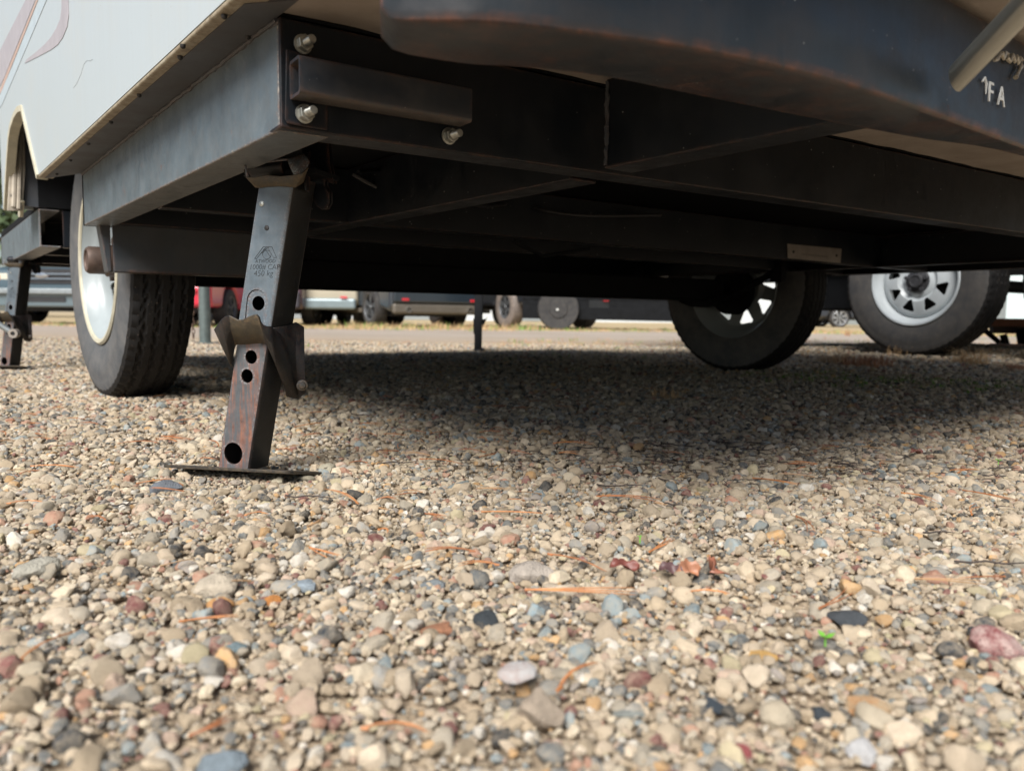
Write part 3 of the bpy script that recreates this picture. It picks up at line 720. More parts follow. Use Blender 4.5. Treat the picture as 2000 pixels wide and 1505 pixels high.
# other walls of the body
ww = DX * 2.98
MB().prism([level(fr0, 0.535), level(fr0 + ww, 0.535), level(fr0 + ww, TOP), level(fr0, TOP)], DW * 0.018).build('front_wall', M['siding'], camper)
MB().prism([level(wend, 0.535), level(wend + ww, 0.535), level(wend + ww, TOP), level(wend, TOP)], -DW * 0.018).build('rear_wall', M['siding'], camper)
a_, b_, c_, d_ = Rg - D1 * 2.3, Rg, Rg + D1 * 0.75, level(wend + ww, 0)
MB().prism([level(fr0 + ww, 0.535), level(Rg + DX * .08, 0.535), level(Rg + DX * .08 + D1 * .15, 0.76), level(Rg + DX * .08 + D1 * .6, 0.76), level(Rg + DX * .08 + D1 * .75, 0.535), level(wend + ww, 0.535), level(wend + ww, TOP), level(fr0 + ww, TOP)], -DX * 0.018).build('side_wall', M['siding'], camper)
MB().prism([level(fr0, TOP), level(fr0 + ww, TOP), level(wend + ww, TOP), level(wend, TOP)], UP * 0.06).build('roof', M['siding'], camper, bevel=0.02)
# wheel wells
def well(p0, p1, side):
    m = MB(); o_ = side * 0.36; h = 0.79
    m.prism([level(p0, ZB), level(p0 + o_, ZB), level(p0 + o_, h), level(p0, h)], -D1 * 0.003)
    m.prism([level(p1, ZT + .004), level(p1 + o_, ZT + .004), level(p1 + o_, h), level(p1, h)], D1 * 0.003)
    m.prism([level(p0 + o_, ZB), level(p1 + o_, ZB), level(p1 + o_, h), level(p0 + o_, h)], side * 0.003)
    m.prism([level(p0 - side * .03, h), level(p1 - side * .03, h), level(p1 + o_, h), level(p0 + o_, h)], UP * 0.003)
    m.build('wheel_well', M['black'], camper)
well(B + D1 * 0.012, C - D1 * 0.004, DX); well(Rg + D1 * 0.01, Rg + D1 * 0.74, -DX)
gw = MB().prism([level(C - DX * 0.06, ZT + .003), level(C + DX * 0.02, ZT + .003), level(C + DX * 0.02, 0.72), level(C - DX * 0.06, 0.72)], -D1 * 0.003).build('well_splash_plate', M['flange'], camper)

# decals on the wall
def decal_poly(pts, c, nm, off=0.0009):
    m = decal(nm, c)
    P_ = [wp(x, y, off) for x, y in pts]
    MB().prism(P_, -nw * 0.0006).build('decal_stripe', m, wall)
purple = (0.36, 0.335, 0.35)
decal_poly([(54, -8), (72, -8), (8, 152), (-6, 180), (-6, 110)], purple, 'plum_stripe')
decal_poly([(74, -8), (77, -8), (4, 176), (-2, 186), (-1, 176)], (0.45, 0.32, 0.26), 'orange_stripe')
decal_poly([(82, -8), (94, -8), (4, 204), (-3, 214), (-2, 190)], (0.4, 0.46, 0.49), 'slate_stripe')
hook = []
import itertools as _it
outer = [(133, -8), (134, 30), (131, 52), (122, 74), (112, 88), (100, 97), (76, 110), (48, 124)]
inner = [(52, 116), (70, 102), (88, 86), (100, 72), (110, 55), (117, 38), (120, 18), (120, -8)]
for i in range(7):
    a, b = outer[i], outer[i + 1]; c, d_ = inner[7 - i], inner[6 - i]
    hook.append([a, b, d_, c])
m_ = decal('plum_hook', purple); hm = MB()
P_ = [wp(x, y, 0.0009) for x, y in outer + inner]
hm.prism(P_, -nw * 0.0006).build('decal_stripe', m_, wall)
# hairline scratch
MB().tube([wp(x, y, 0.0004) for x, y in ((143, 172), (150, 163), (158, 145), (164, 125), (170, 118), (176, 119), (181, 116))], 0.0002, 5).build('scratch', simple('scratch_grey', (0.3, 0.32, 0.32), 0.6, 0, 0.1, 40), wall)

# square tube, plate and bolts on the crossbeam
xn = Vector((DC.y, -DC.x, 0))                     # towards the camera
xpl = lambda off: (E + xn * off, xn)
plq = [at(559, 96, plane=xpl(0.004)), at(640, 118, plane=xpl(0.004)), at(640, 254, plane=xpl(0.004)), at(600, 248, plane=xpl(0.004)), at(562, 241, plane=xpl(0.004)), at(557, 232, plane=xpl(0.004))]
MB().prism(plq, -xn * 0.003).build('mounting_plate', M['frame'], camper, bevel=0.001)
tl, tr_, brr, bl = [at(x, y, plane=xpl(0.037)) for x, y in ((586, 108), (925, 170), (916, 235), (586, 185))]
z1 = (tl.z + tr_.z) / 2; z0 = (bl.z + brr.z) / 2
tb = MB(); L0 = level(bl, z0); L1 = level(brr, z0)
def ring(p, x0, x1, z0_, z1_, r):
    pts_ = []
    for cx_, cz_, a0_ in ((x1 - r, z1_ - r, 0), (x0 + r, z1_ - r, 90), (x0 + r, z0_ + r, 180), (x1 - r, z0_ + r, 270)):
        for k in range(4):
            a = rad(a0_ + k * 30); pts_.append(p + xn * -(cx_ + r * math.cos(a)) + UP * (cz_ + r * math.sin(a)))
    return pts_
hh = z1 - z0; D_ = 0.032; n_ = 16
o0, o1 = ring(L0, 0, D_, 0, hh, .004), ring(L1 + DC * 0.004, 0, D_, 0, hh, .004)
i0, i1 = ring(L0, .003, D_ - .003, .003, hh - .003, .003), ring(L1 + DC * .004, .003, D_ - .003, .003, hh - .003, .003)
tb.add(o0 + o1 + i0 + i1, [(k, (k + 1) % n_, n_ + (k + 1) % n_, n_ + k) for k in range(n_)] + [(2 * n_ + k, 3 * n_ + k, 3 * n_ + (k + 1) % n_, 2 * n_ + (k + 1) % n_) for k in range(n_)]
       + [(k, 2 * n_ + k, 2 * n_ + (k + 1) % n_, (k + 1) % n_) for k in range(n_)] + [(n_ + k, n_ + (k + 1) % n_, 3 * n_ + (k + 1) % n_, 3 * n_ + k) for k in range(n_)])
sq = tb.build('square_tube', painted_steel('square_tube_paint', (0.016, 0.021, 0.028), rust=0.2, dust=0.15, rough=0.4, scale=1.5), camper, smooth=True)
sq['label'] = 'short square steel tube with open end bolted to the crossbeam'
MB().prism([L0 + DC * 0.05 - xn * (D_ - .004) + UP * .004, L0 + DC * 0.05 - xn * .004 + UP * .004, L0 + DC * 0.05 - xn * .004 + UP * (hh - .004), L0 + DC * 0.05 - xn * (D_ - .004) + UP * (hh - .004)], DC * 0.002).build('rusty_core', M['rust'], sq)
bax = (xn + DC * 0.1).normalized()
for (px, py, k) in ((591, 87, 1), (594, 223, 1), (876, 266, 0)):
    p = at(px, py, plane=xpl(0.006 if k else 0.001))
    bo = MB(); bo.lathe([(0.0001, 0.0), (0.0098, 0.0), (0.0098, 0.0015), (0.006, 0.0022)], p, bax, 20)
    washer = bo.build('washer', M['zinc'], camper, smooth=True)
    nb = MB(); a = bax.orthogonal().normalized(); b2 = bax.cross(a)
    nb.prism([p + bax * 0.002 + (a * math.cos(rad(60 * i)) + b2 * math.sin(rad(60 * i))) * 0.0084 for i in range(6)], bax * 0.0075)
    nb.build('nut', M['zinc'], washer, bevel=0.0008)
    prof = []
    for i in range(12): prof += [(0.0046, 0.009 + i * 0.0012), (0.0041, 0.0096 + i * 0.0012)]
    prof += [(0.0038, 0.0236), (0.0001, 0.0237)]
    MB().lathe(prof, p, bax, 16).build('bolt', M['zinc'], washer, smooth=True)
# tag on a cross member
tgp = at(608, 431, z=ZB); tpl = (tgp - back * 0.0015, back)
tq = [at(x, y, plane=tpl) for x, y in ((1537, 476), (1643, 486), (1641, 514), (1538, 504))]
tg = MB().prism(tq, -back * 0.0015).build('tag_plate', M['tagplate'], camper)
for x, y in ((1549, 492), (1633, 499)):
    MB().lathe([(0.0001, 0.003), (0.004, 0.002), (0.005, 0.0)], at(x, y, plane=tpl) - back * 0.0014, -back, 12).build('rivet', M['dark_hole'], tg, smooth=True)
MB().prism([at(x, y, plane=(tgp - back * 0.0032, back)) for x, y in ((1566, 495), (1617, 500), (1617, 503), (1566, 498))], -back * 0.0002).build('stamp_line', simple('stamp_grey', (0.17, 0.15, 0.13), 0.6, 0, 0.1, 40), tg)
# gas pipe, cable and clips under the floor
gpp = [at(640, 415, z=0.5), at(900, 440, z=0.5), at(1300, 478, z=0.5), at(1700, 505, z=0.5)]
MB().tube(catmull(gpp, 4), 0.009, 10).build('gas_pipe', M['frame'], camper, smooth=True)
cbl = [at(690, 340, z=0.5), at(760, 372, z=0.47), at(820, 352, z=0.5), at(930, 400, z=0.465), at(1010, 398, z=0.5), at(1120, 420, z=0.47), at(1290, 420, z=0.5)]
MB().tube(catmull(cbl, 6), 0.0045, 8).build('brake_cable', M['plastic'] if 'plastic' in M else M['black'], camper, smooth=True)
# weld beads along the beam joints
def beads(a, b, n_, r, seed):
    rg_ = random.Random(seed); pts_ = [a.lerp(b, i / n_) + Vector((rg_.uniform(-1, 1), rg_.uniform(-1, 1), rg_.uniform(-1, 1))) * r * .3 for i in range(n_ + 1)]
    MB().tube(pts_, [r * rg_.uniform(.7, 1.25) for _ in pts_], 7).build('weld_seam', M['flange'], camper, smooth=True)
beads(level(A, ZT - .001) - DX * .001, level(B, ZT - .001) - DX * .001, 140, .0028, 3)
beads(level(IX + D1 * .05, ZB + .004) - rail_off * .001, level(IX + D1 * .05, ZT - .004) - rail_off * .001, 22, .003, 4)
# wires and hoses under the floor
for pts_, r in (([(700, 335), (760, 330), (800, 300), (830, 305)], 0.004), ([(1000, 470), (1060, 500), (1150, 486)], 0.004)):
    MB().tube([at(x, y, Y=1.5 + i * .1) for i, (x, y) in enumerate(pts_)], r, 8).build('hose', M['black'], camper, smooth=True)
# grey underfloor tank and leaf springs
tkp = at(640, 430, z=0.43)
# axle
AXZ = 0.345
wl_c = level(at(190, 512, Y=2.11), AXZ)                # outer face centre of the near wheel
wr_c = Vector((0.93 + 0.15 * DX.x, 3.42 + 0.15 * DX.y, AXZ))
DA = (wr_c - wl_c); DA.z = 0; DA.normalize()
axle = MB(); a = level(wl_c + DA * 0.22, 0.30); b = level(wr_c - DA * 0.22, 0.30)
fwd = Vector((-DA.y, DA.x, 0))
axle.prism([a - fwd * 0.045, a + fwd * 0.045, b + fwd * 0.045, b - fwd * 0.045], UP * 0.09)
axle.build('axle', M['black'], camper, bevel=0.01)
def spring(c):
    m = MB()
    for k in range(4):
        pts_ = [c + D1 * (s * (0.36 - k * 0.07)) + UP * (0.115 * (abs(s)) ** 2 * (1 - k * 0.2) - k * 0.009) for s in (-1, -.6, -.3, 0, .3, .6, 1)]
        for p, q_ in zip(pts_[:-1], pts_[1:]):
            m.prism([p - DX * 0.025, q_ - DX * 0.025, q_ + DX * 0.025, p + DX * 0.025], UP * 0.008)
    for s in (-1, 1): m.box(c + D1 * s * 0.36 + UP * 0.12, 0.03, 0.05, 0.1, DX, D1)
    m.build('leaf_spring', M['black'], camper)
spring(level(wl_c + DA * 0.3, 0.375)); spring(level(wr_c - DA * 0.3, 0.30))

# ------------------------------------------------------------------ wheels
def tyre_mesh(R, rim, W, ribs=True, n=200, zig=64, side='sidewall'):
    """tyre standing in the y-z plane, axle along x, outer face at x=0 and inner at x=W"""
    prof = []  # (x, r, tread?)
    sh = R - 0.024
    left = [(0.022, rim - 0.004), (0.006, rim + 0.006), (-0.004, rim + 0.03), (-0.010, (rim + R) / 2 - 0.005), (-0.010, (rim + R) / 2 + 0.02), (-0.006, sh - 0.022), (-0.0065, sh - 0.018), (0.000, sh)]
    tr = []
    nt_ = 40
    for i in range(nt_ + 1):
        u = i / nt_; x = 0.004 + u * (W - 0.008)
        crown = 0.012 * (abs(2 * u - 1) ** 3)
        tr.append((x, R - crown, True))
    prof = [(x, r, False) for x, r in left] + tr + [(W - x, r, False) for x, r in reversed(left)]
    m = MB(); vs = []; K = len(prof)
    for j in range(n):
        a = 2 * math.pi * j / n; ph = (j * zig / n) % 1.0
        z_ = (abs(ph - 0.5) * 4 - 1) * 0.005
        for (x, r, t) in prof:
            rr = r
            if t and ribs:
                for gx in (0.2, 0.4, 0.6, 0.8):
                    if abs(x - W * gx - z_) < 0.0034: rr -= 0.005
                if (x < 0.018 or x > W - 0.018) and ph < 0.3: rr -= 0.004
            elif not t and ribs and r > sh - 0.03 and ph < 0.35: rr -= 0.003; 
            vs.append((x, rr * math.cos(a), rr * math.sin(a)))
    m.v = vs
    for j in range(n):
        for k in range(K - 1):
            m.f.append((j * K + k, j * K + k + 1, ((j + 1) % n) * K + k + 1, ((j + 1) % n) * K + k)); m.m.append(1 if 6 < k < K - 8 else 0)
    return m
def ringprof(m, prof, n=72):
    vs = [(x, r * math.cos(2 * math.pi * k / n), r * math.sin(2 * math.pi * k / n)) for (r, x) in prof for k in range(n)]
    b = len(m.v); m.v += vs
    for i in range(len(prof) - 1):
        for k in range(n): m.f.append((b + i * n + k, b + i * n + (k + 1) % n, b + (i + 1) * n + (k + 1) % n, b + (i + 1) * n + k)); m.m.append(0)
    return m
def orient(o, c, X, loc_parent):
    X = Vector(X).normalized(); Z_ = UP; Y_ = Z_.cross(X)
    mt = Matrix(((X.x, Y_.x, 0, c.x), (X.y, Y_.y, 0, c.y), (X.z, Y_.z, 1, c.z), (0, 0, 0, 1)))
    o.parent = loc_parent; o.matrix_parent_inverse = world_matrix(loc_parent).inverted(); o.matrix_basis = mt
WHEEL_CACHE = {}
def make_wheel(R, rim, W, parent, c, X, disc=0.06, windows=8, cap=0.09, name='wheel', mats=('sidewall', 'tread', 'rim_white', 'hub'), lugs=True, holes_big=True, ribs=True, spin=0.2):
    key = (R, rim, W, disc, windows, cap, mats, ribs)
    if key not in WHEEL_CACHE:
        T = tyre_mesh(R, rim, W, ribs=ribs)
        me = T.mesh('wheel'); me.materials.append(M[mats[0]]); me.materials.append(M[mats[1]]); me.polygons.foreach_set('material_index', T.m)
        me.polygons.foreach_set('use_smooth', [True] * len(me.polygons)); me.set_sharp_from_angle(angle=rad(32))
        r_ = MB()
        ringprof(r_, [(rim + 0.008, 0.004), (rim + 0.010, 0.0), (rim + 0.006, -0.004), (rim - 0.002, -0.002), (rim - 0.006, 0.006), (rim - 0.008, 0.022), (rim - 0.02, 0.034), (rim - 0.03, 0.05), (rim - 0.03, W - 0.06), (rim - 0.016, W - 0.045), (rim - 0.008, W - 0.02), (rim + 0.006, W), (rim + 0.008, W - 0.004)])
        rimo = r_.build('rim', M[mats[2]], None, smooth=True)
        stn = MB(); ringprof(stn, [(rim - 0.009, 0.0225), (rim - 0.0105, 0.0235), (rim - 0.0125, 0.026)]); 
        # centre disc with windows
        d = MB(); rr = rim - 0.0295
        prof = [(0.028, disc - 0.012), (0.075, disc - 0.012), (0.088, disc - 0.004), (0.105, disc - 0.02), (rr - 0.02, disc - 0.014), (rr - 0.006, disc - 0.004), (rr, disc + 0.012)]
        prof2 = [(a, b_ + 0.004) for a, b_ in reversed(prof)]
        pr = prof + prof2 + [prof[0]]
        vs = []; n = 64
        P2 = prof + prof2; K = len(P2)
        for k in range(n):
            a = 2 * math.pi * k / n; vs += [(x, r * math.cos(a), r * math.sin(a)) for r, x in P2]
        d.add(vs, [(k * K + i, k * K + (i + 1) % K, ((k + 1) % n) * K + (i + 1) % K, ((k + 1) % n) * K + i) for k in range(n) for i in range(K)])
        do = d.build('wheel_disc', M[mats[2]], None, smooth=True)
        cutters = []
        ra, rb = 0.1, min(rr - 0.018, 0.16)
        for k in range(windows):
            a = 2 * math.pi * (k + spin) / windows; w_ = math.pi / windows
            y = MB(); pts_ = [(ra, -0.007 / ra), (ra, 0.007 / ra), (rb - 0.008, w_ * 0.56), (rb, w_ * 0.44), (rb, -w_ * 0.44), (rb - 0.008, -w_ * 0.56)]
            y.prism([(disc - 0.06, r * math.cos(a + t), r * math.sin(a + t)) for r, t in pts_], (0.12, 0, 0))
            cutters.append(y.build('cutter', [], None))
        if windows: cut(do, cutters)
        h = MB(); hx = disc - 0.012
        hub = [(0.062, hx + 0.03), (0.062, hx - 0.002), (0.058, hx - 0.008), (0.042, hx - 0.012), (0.042, hx - cap * 0.45), (0.036, hx - cap * 0.5), (0.036, hx - cap * 0.92), (0.031, hx - cap), (0.026, hx - cap), (0.024, hx - cap + 0.004), (0.0001, hx - cap + 0.004)]
        ringprof(h, hub, 32)
        if lugs:
            for k in range(5):
                a = 2 * math.pi * k / 5 + 0.3; c0 = Vector((hx - 0.012, 0.052 * math.cos(a), 0.052 * math.sin(a)))
                h.prism([c0 + Vector((0, 0.011 * math.cos(rad(60 * i)), 0.011 * math.sin(rad(60 * i)))) for i in range(6)], (-0.014, 0, 0))
        h.m = [0] * len(h.f)
        ho = h.build('hub', M[mats[3]], None, smooth=True)
        sr = MB(); ringprof(sr, [(rim - 0.0075, 0.0085), (rim - 0.0095, 0.0085), (rim - 0.0095, 0.0135), (rim - 0.0085, 0.0135)]); st = MB(); ringprof(st, [(0.05, W - 0.06), (0.12, W - 0.06), (0.12, W - 0.01), (0.05, W - 0.01)], 32)
        WHEEL_CACHE[key] = (me, rimo.data, do.data, ho.data)
        for o in (rimo, do, ho): bpy.data.objects.remove(o)
    me, r1, d1_, h1 = WHEEL_CACHE[key]
    w = bpy.data.objects.new(name, me); COL.objects.link(w); orient(w, c, X, parent)
    if mats[2] == 'rim_white':
        lp = MB(); ringprof(lp, [(rim + 0.0105, 0.003), (rim + 0.0112, -0.0012), (rim + 0.006, -0.0055), (rim - 0.0025, -0.0035), (rim - 0.0045, 0.001)]); lo = lp.build('rim_lip', M['cream_edge'], None, smooth=True); lo.parent = w
    for nm, q_ in (('rim', r1), ('wheel_disc', d1_), ('hub', h1)):
        o = bpy.data.objects.new(nm, q_); COL.objects.link(o); o.parent = w
    return w
WR = 0.370; WAX = Vector((math.cos(rad(39)), math.sin(rad(39)), 0))
w1 = make_wheel(WR, 0.212, 0.146, camper, level(wl_c, WR - 0.008 + terr(wl_c.x, wl_c.y)), WAX, disc=0.075, cap=0.09)
w1['label'] = 'near wheel with white rim and brown hub cap'
w2 = make_wheel(WR, 0.212, 0.146, camper, level(wr_c, WR - 0.008 + terr(wr_c.x - .06, wr_c.y - .04)), -WAX, disc=0.075, cap=0.105)
w2['label'] = 'far wheel seen from its dark inner side'
for c, s, dr in ((wl_c, 1, 0.07), (wr_c, -1, 0.1)):
    MB().lathe([(0.02, -0.02), (dr, -0.02), (dr, 0.03), (0.06, 0.045), (0.03, 0.05)], level(c + DA * s * 0.115, AXZ), DA * s, 32).build('brake_drum', M['black'], camper, smooth=True)

# ------------------------------------------------------------------ stabiliser jacks
XL = Vector((0.951, -0.309, 0)); YL = Vector((0.309, 0.951, 0))
JO = level(JF, 0.0)
def jl(px, py, off=0.0):
    """a spot of the photograph on the front plane of the near jack, moved out by off, in the jack's own frame"""
    p = at(px, py, plane=(JO - YL * off, YL)) - JO
    return Vector((p.dot(XL), p.dot(YL), p.z))
bL, bR = jl(416, 919), jl(490, 919); WI = bR.x - bL.x
tL, tR = jl(503, 366), jl(575, 366)
lean = ((tL.x + tR.x) / 2 - (bL.x + bR.x) / 2) / (tL.z - bL.z)
def cx_(z): return (bL.x + bR.x) / 2 + lean * (z - bL.z)
WO = (jl(532, 619).x - jl(465, 619).x)
WI = min(WI, WO) - 0.002
print('jack widths', WI, WO, 'lean', lean, 'dims', tL.z, DX, D1)
camperjacks = []
def hollow(w, d, z0, z1, t, y0):
    m = MB(); r = 0.005; rings = []
    def rr(hw0, y_a, y_b, z, r):
        P_ = []
        for (xx, yy, a0) in ((hw0 - r, y_b - r, 0), (-hw0 + r, y_b - r, 90), (-hw0 + r, y_a + r, 180), (hw0 - r, y_a + r, 270)):
            for k in range(4): P_.append(Vector((xx + cx_(z) + r * math.cos(rad(a0 + 30 * k)), yy + r * math.sin(rad(a0 + 30 * k)), z)))
        return P_
    O0, O1, I0_, I1_ = rr(w / 2, y0, y0 + d, z0, r), rr(w / 2, y0, y0 + d, z1, r), rr(w / 2 - t, y0 + t, y0 + d - t, z0, r * .6), rr(w / 2 - t, y0 + t, y0 + d - t, z1, r * .6)
    n = 16
    m.add(O0 + O1 + I0_ + I1_, [(k, (k + 1) % n, n + (k + 1) % n, n + k) for k in range(n)] + [(2 * n + k, 3 * n + k, 3 * n + (k + 1) % n, 2 * n + (k + 1) % n) for k in range(n)] + [(k, 2 * n + k, 2 * n + (k + 1) % n, (k + 1) % n) for k in range(n)] + [(n + k, n + (k + 1) % n, 3 * n + (k + 1) % n, 3 * n + k) for k in range(n)])
    return m
def cyl_cut(px, py, r, y0, y1):
    p = jl(px, py); m = MB(); m.lathe([(0.0001, y0), (r, y0), (r, y1), (0.0001, y1)], (p.x, 0, p.z), (0, 1, 0), 28); return m.build('cutter', [], None)
zo0 = jl(495, 668).z
o_ = hollow(WO, WO, zo0, 0.40, 0.003, -0.002).build('stabilizer_jack', M['jack'], None, smooth=True)
sl = MB(); sp_ = []
c1_, c2_ = jl(503, 588), jl(497, 650)
for k in range(10): a = rad(180 * k / 9); sp_.append((c1_.x + 0.0155 * math.cos(a), -0.01, c1_.z + 0.0155 * math.sin(a)))
for k in range(10): a = rad(180 + 180 * k / 9); sp_.append((c2_.x + 0.0155 * math.cos(a), -0.01, c2_.z + 0.0155 * math.sin(a)))
sl.prism(sp_, (0, 0.0096, 0)); slot = sl.build('cutter', [], None)
cut(o_, [slot, cyl_cut(505, 592, 0.0095, -0.02, 0.02)])
o_.data.materials.clear(); o_.data.materials.append(M['jack']); o_.data.materials.append(M['jack_shaded'])
for p_ in o_.data.polygons: p_.material_index = 0 if p_.normal.y < -0.6 else 1  # all but the front faces take the painted-in shade
jack = o_; LOCALS.add(jack.name)
def jpart(mb, name, mat, **k):
    o = mb.build(name, mat, None, **k); o.parent = jack; return o
inner = hollow(WI, WI * 0.93, 0.013, zo0 + 0.03, 0.0028, 0.0006).build('inner_tube', M['jack_inner'], None, smooth=True)
cut(inner, [cyl_cut(490, 697, 0.0092, -0.02, 0.02), cyl_cut(482, 734, 0.0092, -0.02, 0.02), cyl_cut(455, 885, 0.0148, -0.02, 0.02)])
inner.data.materials.clear(); inner.data.materials.append(M['jack_inner']); inner.data.materials.append(M['jack_shaded']); inner.parent = jack
for p_ in inner.data.polygons: p_.material_index = 0 if p_.normal.y < -0.75 else 1  # rust on the front, painted-in shade on the other faces
inner['label'] = 'rust-streaked inner tube with three round holes'
# foot plate
fx0, fx1 = jl(331, 929).x, jl(578, 922).x
fp = MB(); r = 0.012; P_ = []
for (xx, yy, a0) in ((fx1 - r, 0.078 - r, 0), (fx0 + r, 0.078 - r, 90), (fx0 + r, -0.018 + r, 180), (fx1 - r, -0.018 + r, 270)):
    for k in range(5): P_.append(Vector((xx + r * math.cos(rad(a0 + 22.5 * k)), yy + r * math.sin(rad(a0 + 22.5 * k)), 0.0088 + 0.006 * (xx - fx0) / (fx1 - fx0) - 0.2 * (yy + r * math.sin(rad(a0 + 22.5 * k))))))
fp.prism(P_, (0, 0, 0.0042)); jpart(fp, 'foot_plate', M['latch'], bevel=0.0008)
# latch: bent plate round the joint
def plate(name, pts_, mat='latch', t=0.0026, offs=None):
    m = MB(); P_ = [jl(x, y, o) for (x, y, o) in pts_]; m.add(P_, [tuple(range(len(P_)))])
    return jpart(m, name, M[mat], solid=t)
def sheet(name, top, bot, mat='latch', t=0.0021, mid=None):
    """a bent strip between an upper and a lower edge"""
    rows = [top] + ([mid] if mid else []) + [bot]
    n = len(top); vs = [jl(x, y, o) for row in rows for (x, y, o) in row]; m = MB()
    m.add(vs, [(j * n + i, j * n + i + 1, (j + 1) * n + i + 1, (j + 1) * n + i) for j in range(len(rows) - 1) for i in range(n - 1)])
    o = jpart(m, name, M[mat], solid=t, smooth=True)
    o.data.set_sharp_from_angle(angle=rad(30)); md = o.modifiers.new('edge', 'BEVEL'); md.width = 0.0005; md.limit_method = 'ANGLE'; md.angle_limit = rad(60)
    return o
la = sheet('latch_plate',
      [(419, 643, .020), (425, 634, .026), (432, 624, .032), (440, 618, .034), (448, 616, .034), (456, 620, .033), (465, 625, .031), (475, 624, .031), (485, 619, .032), (495, 615, .033), (502, 614, .033), (507, 620, .031), (509, 628, .027), (514, 634, .022), (522, 637, .017), (531, 637, .010)],
      [(452, 714, .001), (452, 713, .003), (453, 711, .004), (456, 690, .006), (459, 676, .006), (463, 672, .005), (470, 672, .005), (480, 672, .005), (490, 671, .005), (502, 670, .005), (512, 669, .006), (520, 669, .007), (523, 676, .007), (530, 690, .006), (536, 704, .004), (541, 715, .0)],
      mid=[(436, 680, .012), (437, 678, .016), (442, 668, .019), (447, 648, .021), (452, 645, .021), (459, 647, .020), (467, 648, .019), (478, 648, .019), (488, 646, .019), (498, 643, .020), (507, 642, .020), (513, 645, .019), (517, 652, .017), (523, 663, .014), (530, 670, .010), (537, 675, .004)])
la.data.materials.append(M['latch_dark'])
for p_ in la.data.polygons: p_.material_index = 1 if p_.index % 15 >= 11 or p_.index % 15 < 4 else 0
la['label'] = 'bent rusty latch plate with wavy upper edge'
sheet('latch_arm', [(507, 640, .020), (520, 640, .016), (533, 640, .006), (545, 650, -.010), (556, 662, -.022)],
      [(562, 772, -.040), (566, 775, -.042), (571, 776, -.044), (577, 775, -.048), (582, 770, -.052)],
      mid=[(535, 706, -.006), (544, 708, -.012), (553, 712, -.02), (563, 718, -.03), (572, 722, -.038)], mat='latch_dark')
sheet('latch_side', [(534, 640, .0), (560, 636, -.03), (578, 629, -.052), (594, 638, -.060)], [(560, 774, -.036), (569, 777, -.045), (583, 779, -.054), (598, 766, -.058)], mid=[(545, 706, -.016), (560, 704, -.036), (577, 700, -.054), (595, 700, -.06)], mat='latch_dark')
p = jl(590, 752, -.050)
jpart(MB().lathe([(0.0001, -0.005), (0.004, -0.0045), (0.005, -0.002), (0.0075, -0.0015), (0.0075, 0.0), (0.0035, 0.001)], p, (-0.6, 0.8, 0), 16), 'rivet', M['latch'], smooth=True)
# hinge head
hz = sheet('hinge_bracket', [(476, 330, .012), (481, 346, .014), (500, 346, .010), (520, 342, .008), (548, 344, .008), (570, 342, .010), (592, 338, .010), (602, 326, .006)],
      [(498, 364, .003), (500, 366, .0035), (506, 367, .003), (520, 365, .003), (545, 364, .003), (565, 365, .003), (577, 366, .003), (592, 356, -.004)], mat='latch')
sheet('hinge_bracket', [(500, 316, .004), (530, 312, .004), (560, 309, .004)], [(500, 320, .004), (530, 317, .004), (562, 313, .004)], mat='jack')
sheet('hinge_bracket', [(560, 309, .004), (566, 310, .002), (592, 300, -.012)], [(576, 345, .009), (592, 340, .006), (605, 318, -.012)], mid=[(566, 326, .006), (582, 322, .003), (600, 308, -.012)], mat='jack')
sheet('hinge_bracket', [(476, 318, .01), (480, 317, .01)], [(481, 345, .014), (486, 345, .012)], mat='jack')
jpart(MB().tube([jl(494, 330, -.02), jl(560, 326, -.02)], 0.012, 14), 'hinge_pin', M['frame'], smooth=True)
sheet('hinge_side', [(594, 300, -.03), (606, 296, -.05)], [(597, 372, -.01), (604, 376, -.03)], mid=[(592, 340, -.014), (605, 338, -.04)], mat='frame')
for s in (0, 1):
    m = MB(); o0_ = -0.055 - 0.02 * s
    pts_ = [(588, 285), (612, 276), (640, 280), (642, 318), (651, 359), (643, 356), (634, 346), (633, 362), (642, 376), (642, 396), (636, 408), (628, 409), (618, 402), (608, 384), (601, 360), (594, 345)]
    P_ = [jl(x + s * 6, y, o0_) for x, y in pts_]; m.prism(P_, (0.0, 0.003, 0)); jpart(m, 'hook_plate', M['frame'], bevel=0.0006)
# black strap plate holding the jack to the frame
jpart(MB().box((cx_(0.41) + 0.01, 0.045, 0.409), 0.07, 0.06, 0.006), 'top_plate', M['black'])
